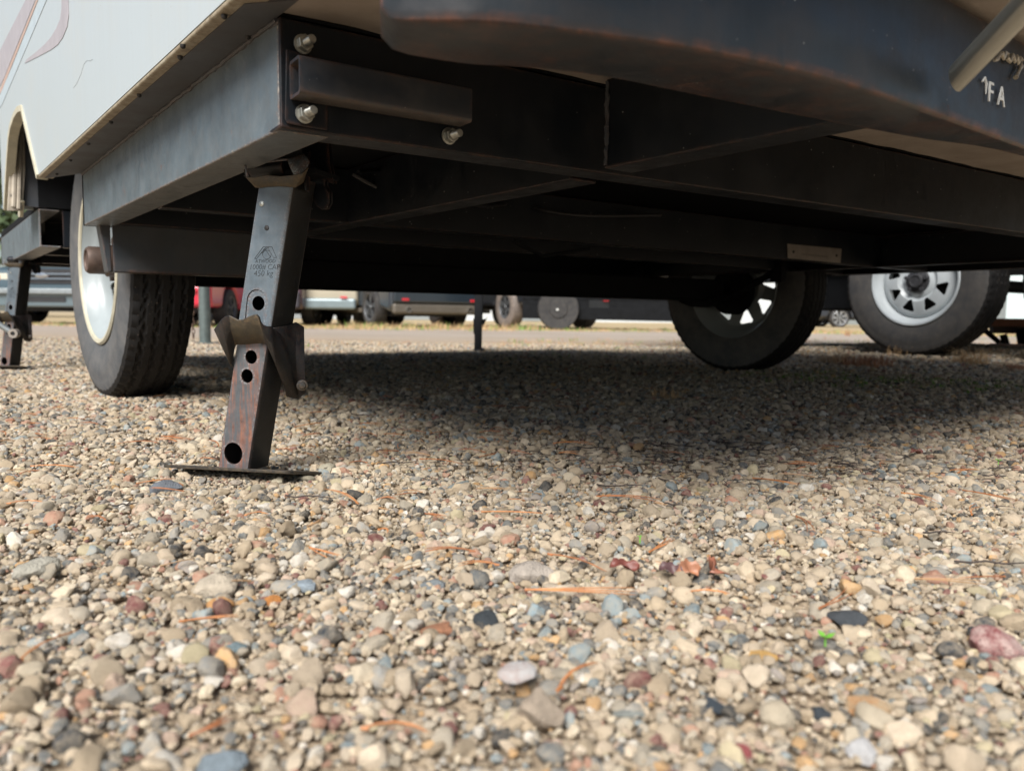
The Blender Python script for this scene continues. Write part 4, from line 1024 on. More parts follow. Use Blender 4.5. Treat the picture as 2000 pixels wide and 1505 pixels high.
# small details: stamped emblem and writing, dimples
fo = -0.0022
def jline(pts_, r=0.0003, close=False, nm='stamped_emblem'):
    P_ = [jl(x, y, 0.0022) for x, y in pts_]
    if close: P_.append(P_[0])
    m = MB()
    for a, b in zip(P_[:-1], P_[1:]): m.tube([a, b], r, 5)
    return m
em = MB()
for ln in ([(497, 505), (501, 505), (513, 490), (526, 482)], [(497, 505), (514, 482), (531, 482), (540, 503), (534, 503), (522, 482)], [(514, 488), (521, 482)], [(508, 496), (519, 488), (528, 502)]):
    sub = jline(ln); em.add(sub.v, sub.f)
cc_ = [(521 + 8.3 * math.cos(rad(t)), 497 + 8.6 * math.sin(rad(t))) for t in range(0, 361, 20)]
sub = jline(cc_); em.add(sub.v, sub.f)
jpart(em, 'stamped_emblem', M['engrave'])
def jtext(s, size, px, py, fo_=-0.00035, sh=0.0):
    cu = bpy.data.curves.new('stamp', 'FONT'); cu.body = s; cu.size = size; cu.extrude = 0.0003; cu.align_x = 'CENTER'; cu.offset = fo_; cu.resolution_u = 3
    t = bpy.data.objects.new('stamp', cu); COL.objects.link(t); bpy.context.view_layer.update(); me = evaluated(t); bpy.data.objects.remove(t)
    p = jl(px, py, 0.0021)
    # letters slant with the leaning leg
    me.transform(Matrix(((1, lean * 0.9, 0, p.x), (0, 0, -1, p.y), (0, 1, 0, p.z), (0, 0, 0, 1))))
    me.name = 'stamped_lettering'; me.materials.clear(); me.materials.append(M['engrave'])
    o = bpy.data.objects.new('stamped_lettering', me); COL.objects.link(o); o.parent = jack
jtext('ATWOOD', 0.0066, 518, 513, -0.0001); jtext('1000# CAP', 0.0098, 516, 526, -0.00022); jtext('450 kg', 0.011, 514, 539, -0.00022)
for (px, py, r) in ((511, 398, 0.0034), (521, 445, 0.0032)):
    p = jl(px, py, 0.002); jpart(MB().lathe([(0.0001, -0.0014), (r, -0.0008), (r * 1.1, 0.0)], p, (0, 1, 0), 12), 'dimple', M['zinc'] if py < 420 else M['dark_hole'], smooth=True)
# crank bar only shows on the far jack
def place_jack(o, p, rz):
    """hang the whole jack under the camper"""
    o.parent = camper; o.matrix_parent_inverse = world_matrix(camper).inverted()
    o.matrix_basis = Matrix.Translation(p) @ Matrix.Rotation(rz, 4, 'Z')
base_rz = math.atan2(XL.y, XL.x)
jacks = [jack] + [copy_tree(jack) for _ in range(3)]
LOCALS.update(j.name for j in jacks)
place_jack(jacks[0], JO, base_rz); jack['label'] = 'near stabiliser jack with stamped lettering standing on its foot plate'
j2 = at(8, 719, z=0.008); place_jack(jacks[1], level(j2, 0), base_rz); jacks[1]['label'] = 'leaning stabiliser jack at the left rear corner'
j3 = at(941, 684, z=0.008); place_jack(jacks[2], level(j3, 0), base_rz + rad(108)); jacks[2]['label'] = 'stabiliser jack coloured dark for shade, standing far behind under the trailer'
place_jack(jacks[3], level(E + DC * 2.45 - D1 * 0.0 + UP * 0, 0), base_rz + rad(80)); jacks[3]['label'] = 'stabiliser jack at the right front corner'
for o in [jacks[2]] + list(jacks[2].children):
    for sl_ in o.material_slots: sl_.link = 'OBJECT'; sl_.material = M['black']  # far jack recoloured black to stand in for the shade on it
# crank bar on the left rear jack
bar = MB().tube([at(-60, 590, Y=2.9), at(-10, 628, Y=2.92), at(28, 652, Y=2.94)], 0.011, 12); cb = bar.build('crank_bar', M['galv'], camper, smooth=True)
MB().lathe([(0.008, -0.012), (0.017, -0.012), (0.017, 0.012), (0.008, 0.012)], at(28, 651, Y=2.93), (0.1, -1, 0), 20, closed=True).build('ring', M['tagplate'], cb, smooth=True)
# ------------------------------------------------------------------ the neighbouring trailer
nwc = at(1785, 548, Y=4.07)
neighbour = root('utility_trailer', (nwc.x + 0.6, nwc.y + 0.6, 0), 'dark neighbouring trailer with white spoked steel wheels', 'trailer')
NR = nwc.z - terr(nwc.x, nwc.y)
NX = Vector((math.cos(rad(34)), math.sin(rad(34)), 0))
M['sidewall_n'] = rubber('neighbour_sidewall', (0.06, 0.06, 0.062), (0.11, 0.1, 0.09))
k1 = make_wheel(NR + 0.004, 0.222, 0.185, neighbour, nwc, NX, disc=0.05, cap=0.03, mats=('sidewall_n', 'tread', 'rim_bright', 'hub_grey'), spin=0.36)
k1['label'] = 'front wheel with white spoked rim and dusty tyre'
nd = Vector((-math.sin(rad(38)), math.cos(rad(38)), 0)); 
c2 = nwc - nd * 0.86; c2.z = nwc.z
make_wheel(NR + 0.004, 0.222, 0.185, neighbour, c2, NX, disc=0.05, cap=0.03, mats=('sidewall_n', 'tread', 'rim_bright', 'hub_grey'), spin=0.1)
o = nwc + NX * 0.22
m = MB(); fb = at(1600, 605, Y=nwc.y + 0.75).z
m.prism([level(o - nd * 2.6, fb + .17), level(o + nd * 1.15, fb + .17), level(o + nd * 1.15 + NX * 0.06, fb + .17), level(o - nd * 2.6 + NX * 0.06, fb + .17)], UP * 0.16)
m.build('frame_rail', M['plastic'], neighbour, bevel=0.005)
m = MB(); m.prism([level(o + nd * 0.36, fb), level(o + nd * 0.95, fb), level(o + nd * 0.95 + NX * 1.0, fb), level(o + nd * 0.36 + NX * 1.0, fb)], UP * 0.3)
m.build('tool_box', M['black'], neighbour, bevel=0.01)
m = MB()
for dx in (0.25, 1.7):
    q = o + NX * (dx - .22)
for s in (0, 1.9):
    m.prism([level(o - nd * 2.6 + NX * s, 0.62), level(o + nd * 1.15 + NX * s, 0.62), level(o + nd * 1.15 + NX * (s + .06), 0.62), level(o - nd * 2.6 + NX * (s + .06), 0.62)], UP * 0.1)
m.build('chassis', M['plastic'], neighbour)
MB().prism([level(o - nd * 2.7 - NX * .3, 0.76), level(o + nd * 1.9 - NX * .3, 0.76), level(o + nd * 1.9 + NX * 2.2, 0.76), level(o - nd * 2.7 + NX * 2.2, 0.76)], UP * 1.3).build('body', M['plastic'], neighbour, bevel=0.02)
for c in (nwc, c2):
    MB().tube([c + NX * 0.15, c + NX * 1.75], 0.035, 14).build('axle', M['black'], neighbour, smooth=True)
MB().prism([nwc + NX * 0.27 + nd * .5 + UP * .03, nwc + NX * .27 - nd * 1.4 + UP * .03, nwc + NX * .33 - nd * 1.4 + UP * .03, nwc + NX * .33 + nd * .5 + UP * .03], UP * 0.07).build('equaliser_bar', M['black'], neighbour)

# rusty drawbar and block at the far right
rp = at(1955, 628, Y=5.0)
rb = root('rusty_drawbar', (rp.x, rp.y, terr(rp.x, rp.y)), 'rusty orange steel drawbar resting low behind the white-rimmed wheel', 'drawbar')
MB().box(rp + Vector((0.35, 0.0, -0.005)), 0.9, 0.09, 0.05, (0.98, -0.17, 0), (0.17, 0.98, 0)).build('bar', M['rust'], rb, bevel=0.005)
MB().box(rp + Vector((0.42, 0.03, -0.05)), 0.85, 0.07, 0.05, (0.98, -0.17, 0), (0.17, 0.98, 0)).build('under_bar', simple('old_brown_steel', (0.06, 0.035, 0.025), 0.7, 0.2, 0.4, 15), rb, bevel=0.004)
m = MB(); m.tube([rp + Vector((0.0, -0.03, -0.08)), rp + Vector((0.03, -0.05, -0.19))], 0.022, 10); m.tube([rp + Vector((-0.12, 0, -0.04)), rp + Vector((0.02, -0.05, -0.17))], 0.016, 10); m.tube([rp + Vector((0.14, -0.02, -0.05)), rp + Vector((0.14, -0.05, -0.14))], 0.05, 12)
m.build('stand_leg', M['black'], rb, smooth=True)
bq = at(1957, 690, z=0.05)
wbk = root('wooden_block', (bq.x, bq.y, terr(bq.x, bq.y)), 'brown wooden block lying on the gravel at the right edge', 'wood block')
MB().box(Vector((bq.x + 0.2, bq.y + 0.06, 0.075)), 0.4, 0.1, 0.055, (0.985, -0.17, 0), (0.17, 0.985, 0)).build('timber', M['wood'], wbk, bevel=0.004)

# ------------------------------------------------------------------ post with chain
pp = at(401, 672, z=0.0)
post = root('metal_post', (pp.x, pp.y, 0), 'galvanised round post with a chain beside it behind the left wheel', 'post')
LOCALS.add(post.name)
MB().lathe([(0.0001, 0.0), (0.075, 0.0), (0.075, 0.012), (0.04, 0.014), (0.04, 0.95), (0.0001, 0.952)], (0, 0, 0), (0, 0, 1), 28).build('pole', M['post'], post, smooth=True)
m = MB()
for k in range(18):
    z_ = 0.06 + k * 0.033; X = (1, 0, 0) if k % 2 else (0, 1, 0)
    c = Vector((-0.085 - 0.001 * k, 0.0, z_)); pts_ = [c + Vector(X) * 0.011 * math.sin(t) + UP * 0.02 * math.cos(t) for t in np.linspace(0, 2 * math.pi, 11)]
    m.tube(pts_, 0.004, 5)
m.build('chain', simple('rusty_chain', (0.12, 0.075, 0.05), 0.6, 0.4, 0.4, 30), post, smooth=True)

# ------------------------------------------------------------------ vehicles
def tiny_wheel(R, rim, W, parent, x, y, side, mat, spokes=5, tmat='tyre', spin=0.0):
    w = MB(); prof = [(rim, 0.0), (rim + 0.02, -0.008), (R - 0.05, -0.012), (R - 0.012, 0.004), (R, 0.03), (R, W - 0.03), (R - 0.012, W - 0.004), (rim, W)]
    w.lathe(prof, (x, y, R), (0, -side, 0), 40)
    t = w.build('wheel', M[tmat], parent, smooth=True)
    r = MB(); r.lathe([(rim + 0.004, 0.0), (rim - 0.006, -0.004), (rim - 0.02, 0.01), (rim - 0.03, 0.09), (rim - 0.03, W)], (x, y, R), (0, -side, 0), 40)
    r.lathe([(0.0001, 0.0), (0.035, 0.002), (0.045, 0.02)], (x, y, R), (0, -side, 0), 20)
    for k in range(spokes):
        for dd in (-0.12, 0.12):
            a = 2 * math.pi * k / spokes + spin; u = Vector((math.cos(a), 0, math.sin(a))); v = Vector((-math.sin(a), 0, math.cos(a))); a2 = a + dd
            u2 = Vector((math.cos(a2), 0, math.sin(a2))) * (rim - 0.012); c = Vector((x, y - side * 0.012, R)); w_ = 0.014
            r.prism([c + u * 0.03 - v * w_, c + u * 0.03 + v * w_, c + u2 + v * w_ * 1.3, c + u2 - v * w_ * 1.3], Vector((0, -side * 0.022, 0)))
    r.build('rim', M[mat], t, smooth=False)
    d = MB(); d.lathe([(0.0001, 0.09), (rim - 0.035, 0.09), (rim - 0.035, 0.1)], (x, y, R), (0, -side, 0), 24); d.build('brake_disc', M['plastic'], t)
    return t
def vehicle(name, label, cat, loc, rz, paint, L=4.7, Wd=1.85, H=1.7, clear=0.27, R=0.36, rim=0.24, kind='suv', lower=None, wheelmat='darkalloy', spokes=5, tmat='tyre', group=None, rb=(0.5, 0.34), refl=0.57):
    v = root(name, loc, label, cat, group, rz); LOCALS.add(v.name)
    fx, rx = L / 2 - 0.92, -L / 2 + 0.98; hw = Wd / 2; ar = R + 0.06
    zs, zw = clear + 0.04, 0.98 if kind != 'pickup' else 1.02
    def arch(cx): return [(cx + ar * math.cos(t), max(zs, R + ar * math.sin(t))) for t in np.linspace(math.pi, 0, 13)]
    side = [(-L / 2 + 0.02, zs + 0.1)] + [(-L / 2 + 0.12, zs)] + arch(rx) + arch(fx) + [(L / 2 - 0.15, zs), (L / 2 - 0.02, zs + 0.12), (L / 2, 0.75), (L / 2 - 0.12, zw - 0.02), (L / 2 - 0.5, zw + 0.05), (L / 2 - 1.25, zw + 0.1), (-L / 2 + 0.05, zw + 0.1), (-L / 2, 0.8)]
    MB().prism([(x, -hw, z) for x, z in side], (0, Wd, 0)).build('body', paint, v, bevel=0.1, seg=4)
    zb = zw + 0.1
    if kind == 'suv': cab = [(L / 2 - 1.25, zb), (L / 2 - 2.0, H), (-L / 2 + 0.45, H), (-L / 2 + 0.08, zb)]
    elif kind == 'sedan': cab = [(L / 2 - 1.25, zb), (L / 2 - 1.95, H), (-L / 2 + 1.45, H), (-L / 2 + 0.65, zb)]
    else: cab = [(L / 2 - 1.35, zb), (L / 2 - 2.05, H), (-L / 2 + 2.2, H), (-L / 2 + 2.0, zb)]
    m = MB(); low = [(x, s * (hw - 0.04), z) for s in (-1, 1) for x, z in cab]
    n = len(cab); top = [(x, s * (hw - (0.04 if z <= zb else 0.2)), z) for s in (-1, 1) for x, z in cab]
    m.add(top, [tuple(range(n)), tuple(range(n, 2 * n))] + [(i, (i + 1) % n, n + (i + 1) % n, n + i) for i in range(n)])
    m.build('cabin', paint, v, bevel=0.04, seg=3)
    for s in (-1, 1):
        x0, x1 = cab[0][0] - 0.28, cab[3][0] + 0.22; xa, xb = cab[1][0] - 0.02, cab[2][0] + 0.1
        def sp(x, t): return Vector((x, s * ((hw - 0.04) * (1 - t) + (hw - 0.2) * t + 0.004), zb + (H - zb) * t))
        xm = (x0 + x1) / 2
        for a, b, c, d in ((x0, xm + .04, xm + .04, xa + (x0 - xa) * .1), (xm - .04, x1, xb, xm - .04)):
            MB().prism([sp(a, .08), sp(b, .08), sp(c, .86), sp(d, .86)], Vector((0, s * 0.006, 0))).build('window', M['glass'], v)
        for cx in (fx, rx): tiny_wheel(R, rim, 0.24, v, cx, s * (hw + 0.01), s, wheelmat, spokes, tmat, spin=0.4)
        MB().box((L / 2 - 1.5, s * (hw + 0.08), zb + 0.1), 0.14, 0.18, 0.14).build('mirror', M['plastic'], v, bevel=0.03)
        MB().box(((fx + rx) / 2, s * (hw - 0.01), zs + 0.03), fx - rx - 2 * ar, 0.06, 0.09).build('sill', lower or M['plastic'], v, bevel=0.015)
        MB().box((L / 2 - 0.12, s * (hw - 0.27), 0.82), 0.2, 0.42, 0.16).build('headlight', M['clear_lens'], v, bevel=0.03)
        MB().box((L / 2 - 0.1, s * (hw - 0.12), 0.82), 0.21, 0.1, 0.13).build('indicator', M['amber_lens'], v, bevel=0.02)
        MB().box((-L / 2 + 0.08, s * (hw - 0.1), 0.98), 0.2, 0.17, 0.22).build('tail_light', M['red_lens'], v, bevel=0.03)
        MB().box((-L / 2 - 0.085, s * (hw - 0.26), refl), 0.03, 0.14, 0.05).build('reflector', M['red_lens'], v, bevel=0.008)
    f = [(cab[0][0] + 0.0, zb + .04), (cab[1][0] + 0.02, H - .06)]
    MB().prism([(f[0][0], -hw + .16, f[0][1]), (f[0][0], hw - .16, f[0][1]), (f[1][0], hw - .28, f[1][1]), (f[1][0], -hw + .28, f[1][1])], (0.012, 0, 0.008)).build('windscreen', M['glass'], v)
    r_ = [(cab[3][0] + 0.0, zb + .06), (cab[2][0] + 0.0, H - .08)]
    MB().prism([(r_[0][0], -hw + .16, r_[0][1]), (r_[0][0], hw - .16, r_[0][1]), (r_[1][0], hw - .28, r_[1][1]), (r_[1][0], -hw + .28, r_[1][1])], (-0.03, 0, 0.008)).build('rear_window', M['glass'], v)
    MB().box((-L / 2 - 0.0, 0, rb[0]), 0.12, Wd - 0.06, rb[1]).build('rear_bumper', lower or paint, v, bevel=0.055, seg=4)
    MB().box((L / 2 - 0.0, 0, 0.46), 0.14, Wd - 0.06, 0.32).build('front_bumper', lower or paint, v, bevel=0.04, seg=3)
    MB().box((0, 0, clear + 0.06), L - 1.0, Wd - 0.5, 0.2).build('underbody', M['plastic'], v)
    MB().box((-L / 2 - 0.005, 0, 0.88), 0.02, 0.5, 0.12).build('number_plate', M['tagplate'], v)
    return v
def face(px, Y):                       # a point on the ground under a spot of the photograph
    p = at(px, 640, Y=Y); return p.x
# dark pickup facing us, far left
Y = 14.2; xc = face(87, Y)
tk = vehicle('pickup_truck', 'dark green-grey pickup with oval badge facing the camera at far left', 'pickup', (xc + 0.2, Y + 2.7, 0), rad(-94), carpaint('slate_paint', (0.05, 0.08, 0.095)), L=5.4, Wd=2.0, H=1.85, kind='pickup', R=0.38, lower=carpaint('slate_bumper', (0.11, 0.15, 0.17)))
b = MB(); hx = 2.7
for zz, hh_, in ((0.885, 0.035), (0.80, 0.03)): b.box((hx + 0.03, 0, zz), 0.04, 1.25, hh_)
b.box((hx + 0.02, 0.62, 0.84), 0.06, 0.05, 0.2); b.box((hx + 0.02, -0.62, 0.84), 0.06, 0.05, 0.2); b.build('grille_bar', simple('grille_grey', (0.16, 0.19, 0.22), 0.35, 0.5, 0.1, 5), tk, bevel=0.012)
MB().box((hx + 0.01, 0, 0.85), 0.02, 1.3, 0.26).build('grille', M['plastic'], tk)
o = MB().lathe([(0.0001, 0.03), (0.085, 0.02), (0.1, 0.0)], (0, 0, 0), (1, 0, 0), 28).build('badge', M['chrome'], tk, smooth=True); o.scale = (1, 1.35, 0.6); o.location = (hx + 0.04, 0.0, 0.86)
MB().box((hx + 0.1, 0, 0.58), 0.1, 1.96, 0.1).build('bumper_bar', M['galv'], tk, bevel=0.02)
MB().box((hx + 0.075, 0, 0.44), 0.02, 0.9, 0.085).build('air_intake', M['plastic'], tk)
# red car and dark car behind the near jack
Y = 12.6; xr = face(428, Y)
vehicle('red_car', 'bright red car partly hidden behind the left wheel and the post', 'car', (xr - 1.12, Y + 2.3, 0), rad(91), carpaint('red_paint', (0.55, 0.012, 0.04)), L=4.5, kind='sedan', H=1.45, R=0.32, rim=0.2, lower=carpaint('red_bumper', (0.55, 0.012, 0.04)))
Y = 15.5; xr = face(515, Y)
vehicle('maroon_car', 'dark maroon car parked behind the near jack', 'car', (xr - 0.1, Y + 2.4, 0), rad(88), carpaint('maroon_paint', (0.07, 0.035, 0.045)), L=4.7, kind='sedan', H=1.5, R=0.33, rim=0.2, lower=simple('maroon_bumper', (0.05, 0.045, 0.055), 0.4, 0, 0.1, 5))
# beige pickup, seen from behind
Y = 15.8; xr = face(694, Y)
bp_ = vehicle('pickup_truck', 'beige pickup with silver rear bumper seen from behind', 'pickup', (xr - 1.0, Y + 2.8, 0), rad(91), carpaint('beige_paint', (0.42, 0.38, 0.29)), L=5.5, Wd=1.98, H=1.85, clear=0.36, kind='pickup', R=0.37, lower=simple('silver_bumper', (0.2, 0.25, 0.265), 0.35, 0.3, 0.08, 5), rb=(0.44, 0.22))
# black SUV, three-quarter rear
Y = 15.2; xa = face(856, Y)
ang = rad(90 + 33); Ls = 4.85
sv = vehicle('suv', 'black SUV with two chrome exhaust tips in three-quarter rear view', 'suv', (xa + math.cos(ang) * (Ls / 2 + 0.0), Y + math.sin(ang) * Ls / 2, 0), ang, carpaint('black_blue_paint', (0.035, 0.045, 0.055)), L=Ls, Wd=1.98, H=1.76, clear=0.25, R=0.38, rim=0.27, lower=simple('bronze_bumper', (0.11, 0.095, 0.075), 0.45, 0.1, 0.1, 5), rb=(0.35, 0.2), refl=0.52)
MB().box((-Ls / 2 - 0.02, 0, 0.60), 0.12, 1.92, 0.28).build('bumper_top', carpaint('black_blue_bumper', (0.02, 0.03, 0.04)), sv, bevel=0.04)
for s in (-1, 1):
    MB().lathe([(0.035, 0.12), (0.05, 0.12), (0.055, 0.0), (0.047, 0.0), (0.04, 0.06)], (-Ls / 2 - 0.1, s * 0.66, 0.33), (1, 0, 0), 24).build('exhaust_tip', M['chrome'], sv, smooth=True)
# dark pickup with dusty off-road tyres
Y = 15.9; xf = face(985, Y)
ang2 = rad(-38)
M['tyre_dusty'] = rubber('dusty_tyre', (0.12, 0.1, 0.09), (0.24, 0.2, 0.17))
lx, ly = (5.6 / 2 - 0.98), 0
rz = rad(118)
c_, s_ = math.cos(rz), math.sin(rz)
rxw, ryw = -5.6 / 2 + 0.98, 1.0
vx, vy = xf - (rxw * c_ - ryw * s_), Y - (rxw * s_ + ryw * c_)
vehicle('pickup_truck', 'dark pickup on chunky dusty tyres to the right of the black SUV', 'pickup', (vx, vy, 0), rz, carpaint('charcoal_paint', (0.02, 0.022, 0.026)), L=5.6, Wd=1.98, H=1.95, clear=0.42, kind='pickup', R=0.42, rim=0.235, tmat='tyre_dusty', spokes=6)
# black car trailer with low side skirt
Y = 14.4; x0_, x1_ = face(1020, Y), face(1330, Y)
ut = root('car_trailer', ((x0_ + x1_) / 2, Y + 1, 0), 'long low black trailer with a gap in its side rail behind the far jack', 'trailer')
def zat(px, py, Y_): return at(px, py, Y=Y_).z
zt0, zt1, zt2, zt3 = zat(1150, 623, Y), zat(1150, 599, Y), zat(1150, 586, Y), zat(1150, 560, Y)
MB().prism([(x0_, Y, zt0), (x1_, Y, zt0 - .03), (x1_, Y + .08, zt0 - .03), (x0_, Y + .08, zt0)], (0, 0, zt1 - zt0)).build('lower_rail', M['black'], ut, bevel=0.01)
MB().prism([(x0_, Y, zt2), (x1_, Y, zt2), (x1_, Y + .08, zt2), (x0_, Y + .08, zt2)], (0, 0, 0.7)).build('upper_rail', M['black'], ut, bevel=0.01)
for a, b in ((1020, 1150), (1189, 1330)):
    MB().prism([(face(a, Y), Y + .01, zt1 - .06), (face(b, Y), Y + .01, zt1 - .06), (face(b, Y), Y + .07, zt1 - .06), (face(a, Y), Y + .07, zt1 - .06)], (0, 0, zt2 - zt1 + .1)).build('side_panel', M['black'], ut)
xw = face(1090, Y - .1)
w_ = MB().lathe([(0.0001, -0.02), (0.16, -0.02), (0.17, 0.0), (0.36, -0.01), (0.375, 0.02), (0.375, 0.2), (0.0001, 0.2)], (xw, Y - .12, 0.375), (0, 1, 0), 40).build('wheel', M['tyre'], ut, smooth=True)
MB().lathe([(0.0001, -0.05), (0.022, -0.045), (0.024, 0.0)], (xw - 0.02, Y - .12, 0.36), (0, 1, 0), 16).build('hub', M['letter'], w_, smooth=True)
# far car at the right with bright wheel
Y = 27.0; xf = face(1640, Y); rz = rad(8)
L_ = 4.6; rwx = -L_ / 2 + 0.98
vx = xf - (rwx * math.cos(rz) + 0.93 * math.sin(rz)); vy = Y + 0.93
fc = vehicle('dark_car', 'distant dark car with a bright alloy wheel between the two trailers', 'car', (xf + 1.3 , Y + 0.95, -0.02), rad(180), carpaint('midnight_paint', (0.02, 0.025, 0.035)), L=4.6, Wd=1.85, R=0.33, rim=0.25, wheelmat='alloy', spokes=7, clear=0.3)
fc.location.x = xf + (-L_ / 2 + 0.98) * 1.0
fc.rotation_euler.z = rad(0); fc.location.x = xf - (-L_ / 2 + 0.98)

# ------------------------------------------------------------------ far buildings, hedge, trees
def siding_metal(name, c):
    m, nt, b = new_mat(name); v = coords(nt)
    w = nt.nodes.new('ShaderNodeTexWave'); w.inputs['Scale'].default_value = 1.6; nt.links.new(v, w.inputs['Vector'])
    cc = mix(nt, math_(nt, 'MULTIPLY', w.outputs['Fac'], 0.2), c, tuple(x * 0.7 for x in c)); nt.links.new(cc, b.inputs['Base Color']); b.inputs['Roughness'].default_value = 0.5
    bump(nt, w.outputs['Fac'], b, 0.4, 0.02); return m
whs = root('white_warehouse', (6, 44, 0), 'long low white warehouse closing the far side of the lot', 'building')
mw = siding_metal('white_cladding', (0.5, 0.53, 0.54))
MB().box((2, 44, 2.4), 46, 6, 5.2).build('wall', mw, whs)
MB().box((2, 43.9, 5.2), 47, 7, 0.25).build('roof', M['galv'], whs, bevel=0.03)
for k in range(5):
    dr = MB().box((-14 + k * 8, 40.96, 1.7), 3.4, 0.08, 3.4).build('roller_door', M['galv'], whs, bevel=0.02)
    MB().box((-14 + k * 8, 40.95, 3.5), 3.7, 0.14, 0.14).build('door_frame', M['plastic'], dr)
shd = root('blue_grey_shed', (24, 38, 0), 'pale blue-grey metal shed far behind the white-rimmed wheel', 'building')
MB().box((27, 40, 1.9), 16, 5, 4.2).build('wall', siding_metal('blue_grey_cladding', (0.5, 0.58, 0.6)), shd)
MB().box((27, 39.9, 4.1), 16.6, 5.8, 0.2).build('roof', M['galv'], shd)
for k in range(3): MB().box((22 + k * 5, 37.46, 1.6), 2.6, 0.08, 3.2).build('roller_door', M['galv'], shd, bevel=0.02)

def leaf_mat(name, c):
    m, nt, b = new_mat(name); v = coords(nt)
    cc = ramp(nt, noise(nt, v, 1.3, 4), [(0.3, tuple(x * 0.55 for x in c)), (0.7, tuple(x * 1.5 for x in c))]); nt.links.new(cc, b.inputs['Base Color']); b.inputs['Roughness'].default_value = 0.7; return m
M['leaf'] = leaf_mat('tree_leaves', (0.07, 0.105, 0.045)); M['bark'] = simple('bark', (0.16, 0.12, 0.09), 0.9, 0, 0.3, 6)
def tree_proto(seed, h):
    rg = random.Random(seed)
    t = root('tree', (0, 0, 0), 'tree', 'tree'); LOCALS.add(t.name)
    m = MB(); m.tube([(0, 0, 0), (0.1, 0, h * .3), (0, 0.1, h * .6), (0, 0, h * .9)], [0.26, 0.2, 0.12, 0.04], 8)
    tips = []
    for k in range(12):
        a = rg.uniform(0, 6.28); z_ = h * rg.uniform(.3, .8); l = h * rg.uniform(.16, .3)
        tip = Vector((math.cos(a) * l, math.sin(a) * l, z_ + l * .5)); tips.append(tip); m.tube([(0, 0, z_), tip * 0.6 + Vector((0, 0, z_ * .35)), tip], [0.08, 0.05, 0.02], 6)
    m.build('trunk', M['bark'], t, smooth=True)
    f = MB()
    for k in range(2600):
        c = rg.choice(tips) + Vector((rg.gauss(0, h * .09), rg.gauss(0, h * .09), rg.gauss(h * .03, h * .09)))
        a = Vector((rg.gauss(0, 1), rg.gauss(0, 1), rg.gauss(0, 1))).normalized() * 0.2; b = a.orthogonal().normalized() * 0.12
        f.add([c - a, c + b, c + a, c - b], [(0, 1, 2, 3)])
    f.build('crown', M['leaf'], t)
    return t
protos = [tree_proto(s, h) for s, h in ((1, 9.0), (2, 7.5))]
tl_ = [(-24, 26, 0, 1.1, 'tall leafy tree farthest left beyond the parked pickup'), (-29, 33, 1, 1.2, 'bushy tree behind the farthest left tree'), (-19.5, 31, 1, 1.0, 'small bushy tree beyond the left edge of the trailer'), (-34, 24, 0, 1.0, 'spreading tree left of all other trees'), (-14.8, 34, 0, 0.9, 'slim tree standing behind the dark pickup')]
for i, (x, y, k, s, lb) in enumerate(tl_):
    t = protos[k] if i == (0, 1)[k] else copy_tree(protos[k])
    LOCALS.add(t.name); t.location = (x, y, -0.05); t.scale = (s,) * 3; t.rotation_euler.z = i * 1.3; t['label'] = lb; t['group'] = 'trees beyond the lot'

# ------------------------------------------------------------------ grass and weeds
def blades(n, r, h, seed, lean_=0.6, flat=1.0, w=0.0012):
    rg = random.Random(seed); m = MB()
    for k in range(n):
        a = rg.uniform(0, 6.28); q = rg.random() ** .7 * r; x, y = math.cos(a) * q, math.sin(a) * q * flat
        hh_ = h * rg.uniform(0.4, 1.1); l = lean_ * rg.uniform(0.2, 1.2); d = rg.uniform(0, 6.28); dx, dy = math.cos(d) * l * hh_, math.sin(d) * l * hh_
        sx, sy = -math.sin(d) * w, math.cos(d) * w
        m.add([(x - sx, y - sy, -0.003), (x + sx, y + sy, -0.003), (x + dx * .45 + sx * .7, y + dy * .45 + sy * .7, hh_ * .6), (x + dx * .45 - sx * .7, y + dy * .45 - sy * .7, hh_ * .6), (x + dx, y + dy, hh_ * .95)], [(0, 1, 2, 3), (3, 2, 4)])
    return m
M['straw'] = simple('dry_grass', (0.48, 0.32, 0.17), 0.8, 0, 0.35, 40); M['straw2'] = simple('rusty_dry_grass', (0.4, 0.2, 0.11), 0.8, 0, 0.35, 40); M['green'] = simple('fresh_green', (0.14, 0.26, 0.04), 0.6, 0, 0.3, 40)
tufts = [(1690, 712, 70, .075, .05, 'straw2', 'wide rusty dry grass tuft in front of the white-rimmed wheel'), (1895, 712, 45, .05, .06, 'straw', 'dry grass tuft right of the rusty tuft'), (1975, 733, 30, .035, .025, 'straw2', 'small rust-coloured tuft near the right edge'),
         (1630, 706, 40, .05, .04, 'straw', 'thin dry tuft left of the wide rusty tuft'), (1760, 700, 26, .05, .045, 'straw', 'sparse dry tuft at the foot of the white-rimmed tyre'), (1300, 782, 16, .03, .03, 'straw', 'dry weed growing in the shade under the trailer'), (1655, 652, 14, .03, .10, 'straw2', 'tall thin seed head in front of the distant wheel')]
for i, (px, py, n, r, h, mt, lb) in enumerate(tufts):
    p = at(px, py, z=0.03 if px > 1400 and px < 1990 and py < 730 else 0.0); p.z = terr(p.x, p.y)
    o = blades(n * 4, r * 1.5, h * 1.35, 40 + i, 0.9, w=0.0015).build('grass_tuft', M[mt], None); o.location = p
    tag(o, lb, 'grass tuft', 'dry grass tufts on the gravel')
rg = random.Random(5); gs = {'straw': MB(), 'straw2': MB(), 'green': MB()}
